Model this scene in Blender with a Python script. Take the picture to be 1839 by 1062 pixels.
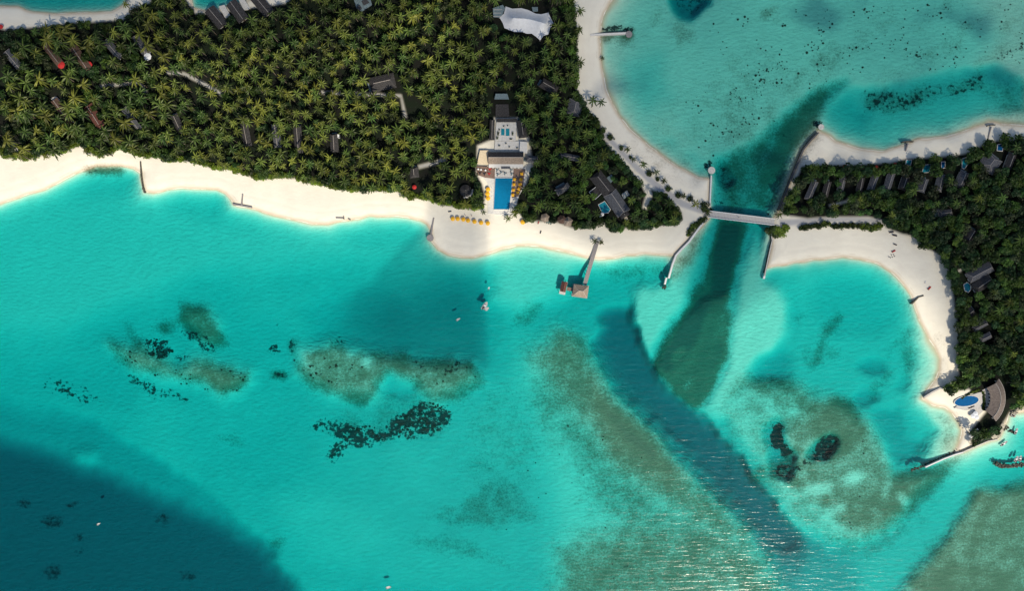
import bpy, math, random
import numpy as np
from mathutils import Vector, Matrix
for o in list(bpy.data.objects): bpy.data.objects.remove(o)
scene = bpy.context.scene
R = math.radians
# ---------------------------------------------------------------- camera, sky, sun
S = 0.4; H = 500.0                      # metres per photo pixel on the ground, camera height
cam = bpy.data.cameras.new('camera'); cam.lens_unit = 'FOV'
cam.angle = 2*math.atan(919.5*S/H); cam.clip_start = 1; cam.clip_end = 20000
camo = bpy.data.objects.new('camera', cam); scene.collection.objects.link(camo)
camo.location = (0, 0, H); scene.camera = camo
SUN_EL = R(46.5); SUN_DIR = Vector((0.44, -0.90, 0)).normalized()
to_sun = Vector((SUN_DIR.x*math.cos(SUN_EL), SUN_DIR.y*math.cos(SUN_EL), math.sin(SUN_EL)))
w = bpy.data.worlds.new('World'); scene.world = w; w.use_nodes = True
nt = w.node_tree; bg = nt.nodes['Background']
sky = nt.nodes.new('ShaderNodeTexSky'); sky.sky_type = 'NISHITA'; sky.sun_disc = False
sky.sun_elevation = SUN_EL; sky.sun_rotation = math.atan2(SUN_DIR.x, SUN_DIR.y)
sky.air_density = 1.0; sky.dust_density = 0.6
nt.links.new(sky.outputs[0], bg.inputs[0]); bg.inputs[1].default_value = 0.105
sl = bpy.data.lights.new('sun', 'SUN'); sl.energy = 4.6; sl.angle = R(0.45); sl.color = (1.0, 0.90, 0.72)
so = bpy.data.objects.new('sun', sl); scene.collection.objects.link(so)
so.rotation_euler = to_sun.to_track_quat('Z', 'Y').to_euler()
scene.view_settings.view_transform = 'Standard'; scene.view_settings.look = 'None'
scene.view_settings.exposure = 0.0; scene.view_settings.gamma = 1.0
scene.view_settings.use_curve_mapping = False
scene.render.engine = 'CYCLES'
scene.cycles.max_bounces = 6; scene.cycles.diffuse_bounces = 2; scene.cycles.glossy_bounces = 2
scene.cycles.transparent_max_bounces = 12; scene.cycles.volume_bounces = 0

rng = np.random.default_rng(11); random.seed(11)
C = scene.collection
# ---------------------------------------------------------------- helpers
def P(px, py, h=0.0):
    k = S*(H-h)/H
    return ((px-919.5)*k, (531-py)*k)
def P3(px, py, z):
    x, y = P(px, py, z); return Vector((x, y, z))
def tag(o, label=None, cat=None, group=None, kind=None):
    if label: o['label'] = label
    if cat: o['category'] = cat
    if group: o['group'] = group
    if kind: o['kind'] = kind
    return o
def place(px, py):
    if px > 1390:
        if py < 330: return 'by the dark retaining wall' if px < 1500 else 'near the red parasols' if px < 1625 else 'behind the left T groyne' if px < 1700 else 'by the right T groyne'
        return 'above the ring of seats' if py < 480 else 'across from the curved dark groyne' if py < 580 else 'above the long curved grey groyne' if py < 712 else 'by the island tip quay'
    if px > 876: return 'near the white tent' if py < 110 else 'level with the dark arrival roof' if py < 210 else 'level with the pool house' if py < 320 else 'by the conical huts' if px < 1050 else 'around the long slate building' if px < 1150 else 'at the bridge end of the woods'
    k = 'at the far left' if px < 130 else 'level with the thin stone groyne' if px < 300 else 'level with the T shaped groyne' if px < 480 else 'level with the short timber groyne' if px < 660 else 'close to the round jetty head' if px < 790 else 'beside the pool house'
    return k
def empty(name, loc, label, cat, group=None, rz=0):
    o = bpy.data.objects.new(name, None); C.objects.link(o); o.location = loc
    o.rotation_euler = (0, 0, rz); o.empty_display_size = 0.5
    return tag(o, label, cat, group)
def mesh_np(name, V, F, mats, cols=None, smooth=False, mi=None):
    me = bpy.data.meshes.new(name)
    V = np.asarray(V, np.float32).reshape(-1, 3)
    if isinstance(F, np.ndarray):
        k = F.shape[1]; n = len(F)
        me.vertices.add(len(V)); me.vertices.foreach_set('co', V.ravel())
        me.loops.add(n*k); me.loops.foreach_set('vertex_index', F.astype(np.int32).ravel())
        me.polygons.add(n); me.polygons.foreach_set('loop_start', np.arange(n, dtype=np.int32)*k)
        me.update(calc_edges=True)
    else:
        me.from_pydata(V.tolist(), [], F); me.update()
    if cols is not None:
        a = me.color_attributes.new('col', 'FLOAT_COLOR', 'POINT')
        a.data.foreach_set('color', np.asarray(cols, np.float32).ravel())
    for m in (mats if isinstance(mats, (list, tuple)) else [mats]): me.materials.append(m)
    if mi is not None: me.polygons.foreach_set('material_index', np.asarray(mi, np.int32))
    me.polygons.foreach_set('use_smooth', np.full(len(me.polygons), smooth))
    return me
def obj(name, me, parent=None):
    o = bpy.data.objects.new(name, me); C.objects.link(o)
    if parent: o.parent = parent
    return o
class MB:
    def __init__(s): s.v = []; s.f = []
    def add(s, vs, fs):
        b = len(s.v); s.v += [tuple(v) for v in vs]; s.f += [tuple(i+b for i in f) for f in fs]; return s
    def box(s, c, size, rz=0, taper=1.0):
        x, y, z = (a/2 for a in size); ca, sa = math.cos(rz), math.sin(rz); vs = []
        for dz, t in ((-z, 1), (z, taper)):
            for dx, dy in ((-x, -y), (x, -y), (x, y), (-x, y)):
                dx *= t; dy *= t
                vs.append((c[0]+dx*ca-dy*sa, c[1]+dx*sa+dy*ca, c[2]+dz))
        return s.add(vs, [(3,2,1,0),(4,5,6,7),(0,1,5,4),(1,2,6,5),(2,3,7,6),(3,0,4,7)])
    def cyl(s, c, r, h, n=10, r2=None):
        r2 = r if r2 is None else r2; vs = []
        for z, q in ((0, r), (h, r2)):
            for i in range(n):
                a = 2*math.pi*i/n; vs.append((c[0]+q*math.cos(a), c[1]+q*math.sin(a), c[2]+z))
        fs = [(i, (i+1)%n, n+(i+1)%n, n+i) for i in range(n)] + [tuple(range(n-1,-1,-1)), tuple(range(n, 2*n))]
        return s.add(vs, fs)
    def tube(s, pts, rad, n=6):
        vs = []; fs = []; pts = [Vector(p) for p in pts]
        for i, p in enumerate(pts):
            d = (pts[min(i+1, len(pts)-1)]-pts[max(i-1, 0)]).normalized()
            u = d.cross(Vector((0.13, 0.97, 0.2))).normalized(); v2 = d.cross(u)
            r = rad[i] if isinstance(rad, (list, tuple)) else rad
            for k in range(n):
                a = 2*math.pi*k/n; vs.append(p+u*(math.cos(a)*r)+v2*(math.sin(a)*r))
        for i in range(len(pts)-1):
            for k in range(n): fs.append((i*n+k, i*n+(k+1)%n, (i+1)*n+(k+1)%n, (i+1)*n+k))
        fs += [tuple(range(n-1,-1,-1)), tuple((len(pts)-1)*n+k for k in range(n))]
        return s.add(vs, fs)
    def ribbon(s, pts, wid, z0, z1):      # a wall along ground points with real width and height
        pts = [Vector((p[0], p[1], 0)) for p in pts]; vs = []; n = len(pts); fs = []
        for i, p in enumerate(pts):
            d = (pts[min(i+1, n-1)]-pts[max(i-1, 0)]).normalized(); q = Vector((-d.y, d.x, 0))*wid/2
            for e, z in ((-1, z0), (1, z0), (1, z1), (-1, z1)): vs.append((p.x+q.x*e, p.y+q.y*e, z))
        for i in range(n-1):
            for k in range(4): fs.append((i*4+k, i*4+(k+1)%4, i*4+4+(k+1)%4, i*4+4+k))
        fs += [(3,2,1,0), tuple((n-1)*4+k for k in range(4))]
        return s.add(vs, fs)
    def prism(s, poly, z0, z1):
        n = len(poly); vs = [(p[0], p[1], z0) for p in poly]+[(p[0], p[1], z1) for p in poly]
        area = sum(poly[i][0]*poly[(i+1)%n][1]-poly[(i+1)%n][0]*poly[i][1] for i in range(n))
        fs = [(i, (i+1)%n, n+(i+1)%n, n+i) for i in range(n)]+[tuple(range(n-1,-1,-1)), tuple(range(n, 2*n))]
        if area < 0: fs = [f[::-1] for f in fs]
        return s.add(vs, fs)
    def mesh(s, name, mat, smooth=False): return mesh_np(name, s.v, s.f, mat, smooth=smooth)
    def build(s, name, mat, parent=None, smooth=False): return obj(name, s.mesh(name, mat, smooth), parent)

# ---------------------------------------------------------------- materials
def mat(name, col, rough=0.8, var=0.0, scale=1.0, spec=0.2, bump=0.0, col2=None, wave=None, metallic=0):
    m = bpy.data.materials.new(name); m.use_nodes = True; n = m.node_tree.nodes; l = m.node_tree.links
    b = n['Principled BSDF']; b.inputs['Roughness'].default_value = rough
    b.inputs['Specular IOR Level'].default_value = spec; b.inputs['Metallic'].default_value = metallic
    b.inputs['Base Color'].default_value = (*col, 1)
    if var or bump or col2 or wave:
        g = n.new('ShaderNodeNewGeometry'); t = n.new('ShaderNodeTexNoise'); t.inputs['Scale'].default_value = scale
        t.inputs['Detail'].default_value = 6; l.new(g.outputs['Position'], t.inputs['Vector'])
        mr = n.new('ShaderNodeMapRange'); mr.inputs[1].default_value = .35; mr.inputs[2].default_value = .65
        l.new(t.outputs['Fac'], mr.inputs[0]); mx = n.new('ShaderNodeMix'); mx.data_type = 'RGBA'
        l.new(mr.outputs[0], mx.inputs[0])
        c2 = col2 or tuple(min(1, c*(1+var)) for c in col); c1 = col if col2 else tuple(c*(1-var) for c in col)
        mx.inputs[6].default_value = (*c1, 1); mx.inputs[7].default_value = (*c2, 1)
        l.new(mx.outputs[2], b.inputs['Base Color'])
        if bump:
            bp = n.new('ShaderNodeBump'); bp.inputs['Distance'].default_value = bump
            l.new(t.outputs['Fac'], bp.inputs['Height']); l.new(bp.outputs[0], b.inputs['Normal'])
    return m
M = dict(
 thatch_dark=mat('weathered_shingle', (.05,.048,.05), .9, .35, 1.2, bump=.05),
 thatch_taupe=mat('taupe_shingle', (.17,.14,.125), .95, .25, 1.2, bump=.05),
 thatch_brown=mat('brown_thatch', (.11,.07,.055), .95, .35, 1.5, bump=.05),
 thatch_tan=mat('tan_shingle', (.30,.24,.19), .95, .25, 1.2, bump=.05),
 thatch_grey=mat('grey_shingle', (.10,.105,.12), .9, .3, 1.2, bump=.05),
 red_roof=mat('red_shingle', (.12,.05,.04), .9, .35, 1.5, bump=.04),
 ridge=mat('pale_ridge_cap', (.42,.38,.35), .8, .15, 2),
 plaster=mat('white_plaster', (.74,.72,.68), .8, .06, .8),
 paving=mat('pale_stone_paving', (.68,.66,.62), .7, .10, .9),
 wood=mat('weathered_deck_wood', (.27,.25,.25), .85, .2, 2.2, bump=.01),
 brownwood=mat('brown_deck_wood', (.22,.15,.12), .8, .25, 2.0),
 rail=mat('pale_rail_wood', (.52,.50,.48), .7, .12, 2),
 bluewood=mat('blue_grey_deck', (.16,.22,.25), .8, .2, 1.5),
 concrete=mat('pale_concrete', (.58,.56,.52), .85, .15, 1.1, bump=.02),
 rock=mat('dark_wet_rock', (.09,.085,.07), .8, .5, 1.0, bump=.15),
 coralrock=mat('pale_coral_rock', (.45,.41,.33), .9, .4, .9, bump=.15),
 yellow=mat('yellow_canvas', (.85,.45,.03), .7, .06, 3),
 redcanvas=mat('red_canvas', (.45,.03,.03), .7, .1, 3),
 darkcanvas=mat('dark_canvas', (.03,.03,.04), .7, .1, 3),
 white=mat('white_paint', (.8,.8,.8), .45, .04, 2, spec=.5),
 whitecloth=mat('white_canvas', (.70,.72,.76), .6, .05, .7),
 darkmetal=mat('dark_metal', (.06,.06,.065), .5, .2, 2, spec=.5),
 tealcloth=mat('teal_cushion', (.03,.16,.15), .8, .1, 3),
 poolfloor=mat('blue_pool_tile', (.010,.25,.42), .4, .06, .6),
 poolfloor2=mat('teal_pool_tile', (.05,.36,.40), .4, .08, .6),
 deepblue=mat('deep_blue_pool_tile', (.015,.13,.32), .4, .06, .6),
 glass=mat('dark_window_glass', (.02,.03,.035), .1, spec=.6),
 door=mat('brown_door_wood', (.15,.08,.05), .7, .2, 3),
 skin=mat('skin', (.35,.2,.13), .6), red=mat('red_hull_paint', (.6,.04,.05), .4, .05, 2, spec=.5),
 trunk=mat('palm_bark', (.17,.14,.11), .95, .3, 3, bump=.03),
 coral=mat('dark_coral', (.055,.055,.035), .95, .4, .8),
 cream=mat('cream_awning', (.72,.60,.42), .8, .06, 1),
)
def leaf_mat(name, trans=.18):
    m = bpy.data.materials.new(name); m.use_nodes = True; n = m.node_tree.nodes; l = m.node_tree.links
    n.remove(n['Principled BSDF']); out = n['Material Output']
    a = n.new('ShaderNodeAttribute'); a.attribute_name = 'col'
    g = n.new('ShaderNodeNewGeometry'); t = n.new('ShaderNodeTexNoise'); t.inputs['Scale'].default_value = .10
    t.inputs['Detail'].default_value = 5; l.new(g.outputs['Position'], t.inputs['Vector'])
    mr = n.new('ShaderNodeMapRange'); mr.inputs[1].default_value = .3; mr.inputs[2].default_value = .7
    mr.inputs[3].default_value = .50; mr.inputs[4].default_value = 1.35
    l.new(t.outputs['Fac'], mr.inputs[0]); v = n.new('ShaderNodeVectorMath'); v.operation = 'SCALE'
    oi = n.new('ShaderNodeObjectInfo'); hs = n.new('ShaderNodeMapRange')
    hs.inputs[3].default_value = .6; hs.inputs[4].default_value = 1.35
    l.new(oi.outputs['Random'], hs.inputs[0]); mm = n.new('ShaderNodeMath'); mm.operation = 'MULTIPLY'
    l.new(hs.outputs[0], mm.inputs[0]); l.new(mr.outputs[0], mm.inputs[1])
    l.new(a.outputs['Color'], v.inputs[0]); l.new(mm.outputs[0], v.inputs['Scale'])
    d = n.new('ShaderNodeBsdfDiffuse'); tr = n.new('ShaderNodeBsdfTranslucent'); mx = n.new('ShaderNodeMixShader')
    gl = n.new('ShaderNodeBsdfGlossy'); gl.inputs['Roughness'].default_value = .45
    gl.inputs['Color'].default_value = (.6, .6, .5, 1); m2 = n.new('ShaderNodeMixShader'); m2.inputs[0].default_value = .03
    l.new(v.outputs[0], d.inputs[0]); l.new(v.outputs[0], tr.inputs[0]); mx.inputs[0].default_value = trans
    l.new(d.outputs[0], mx.inputs[1]); l.new(tr.outputs[0], mx.inputs[2])
    l.new(mx.outputs[0], m2.inputs[1]); l.new(gl.outputs[0], m2.inputs[2]); l.new(m2.outputs[0], out.inputs[0])
    return m
LEAF = leaf_mat('leaves')

# ---------------------------------------------------------------- bathymetry: masks traced as shapes in plan
def axis(lo, hi, step, ext, n):
    a = np.arange(lo, hi+step, step); g = np.geomspace(step*1.5, ext, n); 
    return np.concatenate([(lo-np.cumsum(g))[::-1], a, a[-1]+np.cumsum(g)])
gx = axis(-70, 1910, 2.2, 4500, 16); gy = axis(-70, 1132, 2.2, 4500, 16)
X, Y = np.meshgrid(gx, gy)
def vnoise(x, y, sc, seed):
    r = np.random.default_rng(seed); T = r.random((256, 256)).astype(np.float32)
    u = x/sc; v = y/sc; i = np.floor(u).astype(int); j = np.floor(v).astype(int); fu = u-i; fv = v-j
    fu = fu*fu*(3-2*fu); fv = fv*fv*(3-2*fv); i0 = i % 256; i1 = (i+1) % 256; j0 = j % 256; j1 = (j+1) % 256
    return ((T[j0, i0]*(1-fu)+T[j0, i1]*fu)*(1-fv)+(T[j1, i0]*(1-fu)+T[j1, i1]*fu)*fv)*2-1
def fbm(x, y, sc, seed, o=4):
    s = 0; a = 1; t = 0
    for k in range(o): s = s+a*vnoise(x+k*37.7, y-k*91.3, sc/2**k, seed+k); t += a; a *= .5
    return s/t
def sdf(poly, x, y):
    poly = np.asarray(poly, float); n = len(poly); d = np.full(x.shape, 1e18); ins = np.zeros(x.shape, bool)
    for k in range(n):
        ax, ay = poly[k]; bx, by = poly[(k+1) % n]; ex, ey = bx-ax, by-ay; L = ex*ex+ey*ey+1e-12
        t = np.clip(((x-ax)*ex+(y-ay)*ey)/L, 0, 1); qx = x-ax-ex*t; qy = y-ay-ey*t
        d = np.minimum(d, qx*qx+qy*qy)
        c = ((ay > y) != (by > y)); 
        with np.errstate(divide='ignore', invalid='ignore'): xi = ax+(y-ay)/(by-ay if by != ay else 1e-9)*ex
        ins ^= c & (x < xi)
    return np.where(ins, -np.sqrt(d), np.sqrt(d))
WX = X+9*fbm(X, Y, 46, 1)+4*fbm(X, Y, 14, 21, 2); WY = Y+9*fbm(X, Y, 46, 5)+4*fbm(X, Y, 14, 25, 2)
def soft(poly, s, warp=True, pad=None):
    poly = np.asarray(poly, float); m = np.zeros(X.shape); pd = s+25
    x0, y0 = poly.min(0)-pd; x1, y1 = poly.max(0)+pd
    i0, i1 = np.searchsorted(gx, [x0, x1]); j0, j1 = np.searchsorted(gy, [y0, y1])
    if i1 <= i0 or j1 <= j0: return m
    sl_ = (slice(j0, j1), slice(i0, i1)); xx = (WX if warp else X)[sl_]; yy = (WY if warp else Y)[sl_]
    t = np.clip((s-sdf(poly, xx, yy))/(2*s), 0, 1); m[sl_] = t*t*(3-2*t)
    return m
def blob(cx, cy, rx, ry, ang=0, s=None, n=14, warp=True):
    a = math.radians(ang); ps = []
    for i in range(n):
        t = 2*math.pi*i/n; u = rx*math.cos(t); v = ry*math.sin(t)
        ps.append((cx+u*math.cos(a)-v*math.sin(a), cy+u*math.sin(a)+v*math.cos(a)))
    return soft(ps, s or min(rx, ry)*.5, warp)
def strip(pts, wid):
    L = []; Rr = []; n = len(pts)
    for i, p in enumerate(pts):
        a = pts[max(i-1, 0)]; b = pts[min(i+1, n-1)]; dx, dy = b[0]-a[0], b[1]-a[1]; q = math.hypot(dx, dy)
        ww = (wid[i] if isinstance(wid, (list, tuple)) else wid)/2
        L.append((p[0]-dy/q*ww, p[1]+dx/q*ww)); Rr.append((p[0]+dy/q*ww, p[1]-dx/q*ww))
    return L+Rr[::-1]
MAIN = [(-2600,640),(-300,440),(-100,395),(0,366),(40,352),(80,340),(110,325),(135,312),(152,306),(175,299),(215,299),(240,303),(252,312),(258,345),(275,347),(300,341),(330,338),(360,339),(390,341),(405,347),(414,358),(420,367),(440,373),(470,380),(500,388),(530,396),(560,402),(590,403),(610,398),(640,393),(665,389),(700,388),(730,390),(755,396),(766,403),(773,414),(774,432),(786,448),(805,458),(830,463),(850,463),(880,455),(900,448),(925,441),(950,440),(975,444),(1000,449),(1030,455),(1050,461),(1075,466),(1100,464),(1125,459),(1160,457),(1190,459),(1210,460),(1222,446),(1242,424),(1262,404),(1275,392),(1275,370),(1275,345),(1275,322),(1270,320),(1255,318),(1235,308),(1215,298),(1195,285),(1170,265),(1150,248),(1130,230),(1112,208),(1098,185),(1088,160),(1082,130),(1078,100),(1078,70),(1080,40),(1085,20),(1098,0),(1115,-30),(1130,-400),(600,-600),(-2600,-600)]
RIGHT = [(1471,236),(1455,252),(1441,272),(1421,320),(1402,374),(1392,390),(1384,400),(1384,420),(1386,440),(1381,465),(1377,482),(1400,478),(1430,472),(1460,467),(1490,464),(1515,463),(1545,466),(1575,474),(1600,488),(1620,508),(1635,530),(1640,545),(1645,560),(1655,580),(1668,605),(1680,625),(1688,645),(1687,665),(1678,685),(1665,702),(1656,716),(1675,727),(1695,732),(1710,742),(1722,758),(1727,775),(1723,795),(1715,814),(1732,811),(1755,800),(1780,790),(1793,788),(1803,768),(1808,757),(1812,745),(1816,738),(1830,742),(1850,738),(1950,730),(2600,760),(2600,228),(2000,226),(1839,225),(1800,222),(1775,220),(1740,233),(1700,246),(1650,250),(1620,261),(1590,271),(1560,270),(1530,263),(1500,253),(1483,240)]
LAG1 = [(-600,-420),(-600,0),(-20,10),(30,12),(60,20),(100,24),(150,23),(200,20),(222,10),(233,-5),(240,-420)]
LAG2 = [(342,-300),(343,0),(347,14),(365,19),(395,16),(430,6),(470,-10),(500,-300)]
def coast(x, y):
    a = sdf(MAIN, x, y); b = np.minimum(sdf(LAG1, x, y), sdf(LAG2, x, y)); return np.minimum(np.maximum(a, -b), sdf(RIGHT, x, y))
dist = coast(X+1.3*vnoise(X, Y, 17, 3), Y+1.3*vnoise(X, Y, 17, 4))   # px, >0 = water
D = np.full(X.shape, 5.6)+.9*fbm(X, Y, 160, 31)+.35*fbm(X*.8+Y*.5, Y*.8-X*.5, 50, 35)
weed = np.zeros(X.shape); coral = np.zeros(X.shape)
def dep(m, d):
    global D; D = D*(1-m)+d*m
def wd(m, k):
    global weed; weed = np.maximum(weed, m*k)
def cr(m, k):
    global coral; coral = np.maximum(coral, m*k)
# --- depths
dep(soft([(-1500,-500),(-1500,600),(100,600),(350,500),(560,470),(760,470),(760,430),(500,410),(200,330),(0,360)], 40), 3.9)
dep(soft([(1060,-2600),(2600,-2600),(2600,230),(1480,235),(1380,320),(1290,330),(1080,180)], 30), 1.65)
dep(soft([(1700,-60),(1900,-60),(1900,260),(1760,120),(1790,60)], 40), 1.0)
dep(soft([(1120,120),(1180,100),(1200,170),(1160,220),(1120,180)], 30), 2.4)
dep(soft([(1478,238),(1490,190),(1520,165),(1620,148),(1720,128),(1790,118),(1839,150),(1839,195),(1760,205),(1700,225),(1640,240),(1560,256),(1500,248)], 12), 3.6)
dep(soft([(1480,235),(1490,200),(1520,180),(1560,200),(1560,245),(1510,245)], 14), 5.0)
dep(soft([(1205,-40),(1270,-40),(1268,8),(1245,28),(1222,28),(1208,12)], 10), 10)
dep(soft([(1290,285),(1340,270),(1400,215),(1460,165),(1520,150),(1478,205),(1440,262),(1415,320),(1380,385),(1290,390),(1282,340)], 14), 4.2)
dep(soft([(1284,395),(1372,395),(1366,440),(1340,500),(1318,560),(1250,560),(1215,600),(1255,500),(1270,450)], 10), 5.2)
dep(soft([(1262,540),(1312,520),(1312,590),(1304,645),(1278,705),(1256,738),(1212,712),(1172,660),(1210,590)], 10), 3.0)
dep(blob(1302,316,11,22), 9.0)
dep(soft(strip([(1380,400),(1420,320),(1450,262)], [34,26,16]), 8), 1.6)
dep(soft([(1372,405),(1384,405),(1385,440),(1372,500),(1352,490)], 8), 1.1)
dep(soft([(1355,420),(1378,505),(1420,520),(1420,600),(1370,660),(1300,740),(1262,742),(1300,660),(1315,560),(1330,490)], 16), 1.9)
dep(soft([(1130,520),(1200,510),(1262,440),(1230,540),(1190,600),(1165,645),(1140,610),(1128,570)], 14), 2.3)
dep(soft([(1262,405),(1274,400),(1262,430),(1235,480),(1205,520),(1200,470),(1225,445)], 6), 1.6)
dep(soft([(1385,500),(1440,488),(1520,484),(1580,492),(1612,530),(1640,590),(1662,640),(1655,700),(1600,740),(1500,720),(1420,690),(1390,640),(1430,560)], 20), 4.6)
dep(soft([(1470,490),(1560,486),(1608,520),(1618,560),(1580,600),(1500,600),(1460,560)], 18), 5.4)
dep(blob(1385,660,42,22,-25,16), 7.2); dep(blob(1565,655,24,15,0,8), 7.0); dep(blob(1560,712,22,14,0,8), 7.2); dep(blob(1625,690,16,14,0,9), 6.0)
dep(soft([(1570,735),(1612,738),(1622,780),(1655,790),(1640,820),(1600,840),(1588,800),(1575,770)], 9), 7.2)
dep(soft([(1640,600),(1668,600),(1690,650),(1668,700),(1640,700)], 16), 2.4)
dep(soft([(1665,735),(1712,748),(1725,790),(1700,830),(1650,830),(1680,770)], 14), 1.9)
dep(soft([(1040,492),(1128,488),(1140,510),(1128,570),(1140,615),(1165,650),(1060,640),(1010,600),(985,560),(1010,540)], 14), 6.2)
dep(soft([(1060,610),(1125,570),(1150,628),(1178,672),(1195,705),(1225,728),(1262,745),(1290,788),(1330,820),(1352,862),(1390,900),(1440,965),(1495,1000),(1500,1150),(1450,1150),(1415,1062),(1378,1000),(1340,950),(1290,900),(1230,842),(1190,790),(1150,750),(1112,712),(1075,655)], 6), 13.5)
dep(soft(strip([(1100,560),(1120,640),(1170,720),(1260,800),(1340,900),(1420,985)], [50,50,42,42,40,40]), 12), 15.5)
dep(soft([(1300,760),(1260,748),(1340,680),(1440,690),(1500,720),(1560,740),(1590,800),(1600,860),(1540,960),(1490,1000),(1440,960),(1380,880)], 22), 2.2)
dep(soft([(1420,760),(1490,710),(1560,760),(1600,850),(1690,850),(1600,950),(1540,975),(1450,900),(1380,850)], 26), 1.5)
dep(soft([(1810,735),(1920,735),(1920,830),(1795,826),(1745,872),(1705,930),(1665,992),(1600,1062),(1560,1160),(1490,1160),(1498,1000),(1560,985),(1612,948),(1660,892),(1692,860),(1738,818),(1795,792)], 9), 4.5)
dep(soft([(1860,870),(1750,880),(1708,938),(1668,1000),(1600,1075),(1580,1300),(2600,1300),(2600,860)], 20), 1.25)
dep(soft([(-1500,620),(0,700),(70,716),(175,762),(245,802),(330,858),(410,912),(445,958),(500,1010),(540,1100),(600,1500),(-1500,1500)], 10), 8.2)
dep(blob(60,700,110,34,14,30), 5.8)
dep(soft([(-2500,640),(-300,700),(0,788),(80,815),(180,850),(300,900),(420,950),(475,990),(535,1075),(700,1600),(700,3500),(-3500,3500)], 26), 16.5)  # deep drop-off; part of its darkness stands in for cloud shade
dep(blob(155,818,22,14,10,12), 6.0)
dep(blob(160,690,85,32,14,22), 6.2)
dep(blob(470,610,60,30,0,26), 6.0)
dep(soft([(560,560),(640,535),(740,540),(800,500),(868,510),(880,560),(874,655),(800,650),(640,640),(570,600)], 40), 7.5)  # hollow stands in for cloud shade on the water
dep(soft([(868,635),(905,640),(945,690),(930,740),(870,740),(840,700)], 18), 6.0)
dep(soft([(655,680),(735,668),(760,690),(720,720),(672,705)], 8), 6.6)
dep(soft([(195,620),(260,625),(320,660),(350,640),(400,655),(450,668),(452,690),(420,705),(395,712),(360,690),(300,678),(240,665)], 24), 1.9)
dep(soft([(530,625),(600,610),(660,632),(760,640),(850,650),(868,690),(780,722),(740,690),(700,675),(675,720),(600,715),(530,670)], 24), 1.9)
dep(soft([(930,620),(1000,592),(1060,640),(1190,800),(1345,962),(1400,1060),(1350,1300),(1050,1300),(1000,1000),(960,820),(900,720)], 50), 3.2)
dep(soft([(1000,592),(1045,608),(1070,660),(1110,720),(1150,758),(1190,800),(1232,850),(1292,905),(1345,962),(1300,985),(1230,930),(1150,880),(1090,830),(1040,760),(985,690),(955,640)], 34), 2.0)
dep(soft([(1000,990),(1130,930),(1300,940),(1380,1000),(1420,1070),(1250,1200),(1000,1200)], 50), 2.2)
dep(blob(365,585,40,30,40,18), 3.2); dep(soft([(1060,670),(1112,722),(1190,800),(1240,860),(1200,880),(1110,820),(1050,740)], 26), 1.5); dep(blob(330,600,26,18,0,10), 6.0); dep(blob(900,760,60,80,0,40), 4.6); dep(blob(600,940,110,60,20,40), 4.6); dep(blob(780,1010,120,40,0,30), 5.0)
dep(soft([(900,430),(1040,450),(1030,520),(930,560),(880,540)], 25), 2.9)
dep(soft([(1440,970),(1500,985),(1530,1010),(1520,1200),(1430,1200),(1410,1040)], 34), 7.5)
# --- weed beds, coral gardens, a painted jetty shadow
wd(soft([(222,570),(240,580),(258,612),(285,640),(300,655),(280,672),(240,668),(210,650),(190,625),(205,610),(238,632),(232,600)], 10), .62)
wd(soft([(325,548),(362,545),(385,580),(410,600),(410,625),(385,630),(350,610),(330,590),(300,600),(280,588),(290,578),(322,580)], 10), .85)
wd(soft([(195,620),(260,625),(320,660),(350,640),(400,655),(450,668),(452,690),(420,705),(395,712),(360,690),(300,678),(240,665)], 7), .62)
wd(soft([(350,650),(400,660),(450,675),(450,695),(400,712),(370,690)], 8), .85)
cr(soft([(258,608),(300,610),(312,635),(290,648),(265,638)], 7), .62); cr(blob(360,615,34,14,30,8), .50); cr(blob(330,640,16,6,0,5), .45)
cr(blob(130,705,55,16,16,12), .40); cr(blob(280,700,62,10,20,8), .42)
cr(blob(488,628,11,9,0,5), .5); cr(blob(492,590,5,7,0,4), .45); wd(blob(505,675,16,8,0,3), 1.1); cr(blob(505,675,14,6,0,3), .58)
wd(soft([(512,620),(520,605),(530,608),(528,640),(545,655),(545,640),(560,625),(590,622),(605,605),(622,615),(622,640),(660,632),(720,632),(760,640),(800,640),(850,650),(870,668),(865,700),(830,722),(780,722),(740,700),(740,680),(700,675),(690,690),(675,720),(640,735),(600,715),(550,695),(530,670)], 6), .66)
wd(blob(700,680,30,9,0,6), .0)
wd(blob(580,678,16,14,0,8), .8); wd(blob(655,675,14,16,0,8), .85); wd(blob(715,658,32,12,0,8), .85); wd(blob(800,658,55,9,4,6), .95)
cr(blob(612,612,16,10,0,5), .34); cr(blob(520,625,7,22,-10,5), .38); cr(blob(580,676,14,10,0,7), .3); cr(blob(800,660,55,7,4,6), .33)
cr(soft([(552,770),(575,755),(615,758),(650,765),(690,770),(720,738),(760,722),(800,728),(812,745),(795,778),(745,792),(700,790),(650,800),(620,805),(612,825),(595,832),(580,820),(595,800),(615,790),(580,775)], 9), .60)
wd(soft([(670,712),(760,708),(815,735),(800,780),(700,790),(560,775),(600,750),(680,745)], 12), .35)
wd(blob(945,565,34,16,-35,10), .52); wd(blob(412,792,28,11,8,6), .36); wd(blob(497,981,17,9,0,4), .62); cr(blob(497,981,14,6,0,5), .2)
for bx, by, br in ((45,905,14),(95,935,20),(140,965,12),(140,992,9),(95,1028,18),(340,1038,15),(293,938,14),(130,908,9)): cr(blob(bx,by,br,br*.65,0,6), .55)
wd(soft([(855,880),(905,858),(940,870),(960,930),(900,950),(800,945),(770,935),(830,910)], 12), .42)
wd(blob(830,990,90,14,14,12), .34); wd(blob(870,840,26,8,40,6), .32); wd(blob(900,800,70,90,0,50), .24)
wd(soft([(950,625),(1000,592),(1060,640),(1190,800),(1345,962),(1420,1070),(1380,1300),(1080,1300),(1120,1000),(1040,860),(960,740)], 40), .50)
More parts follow.
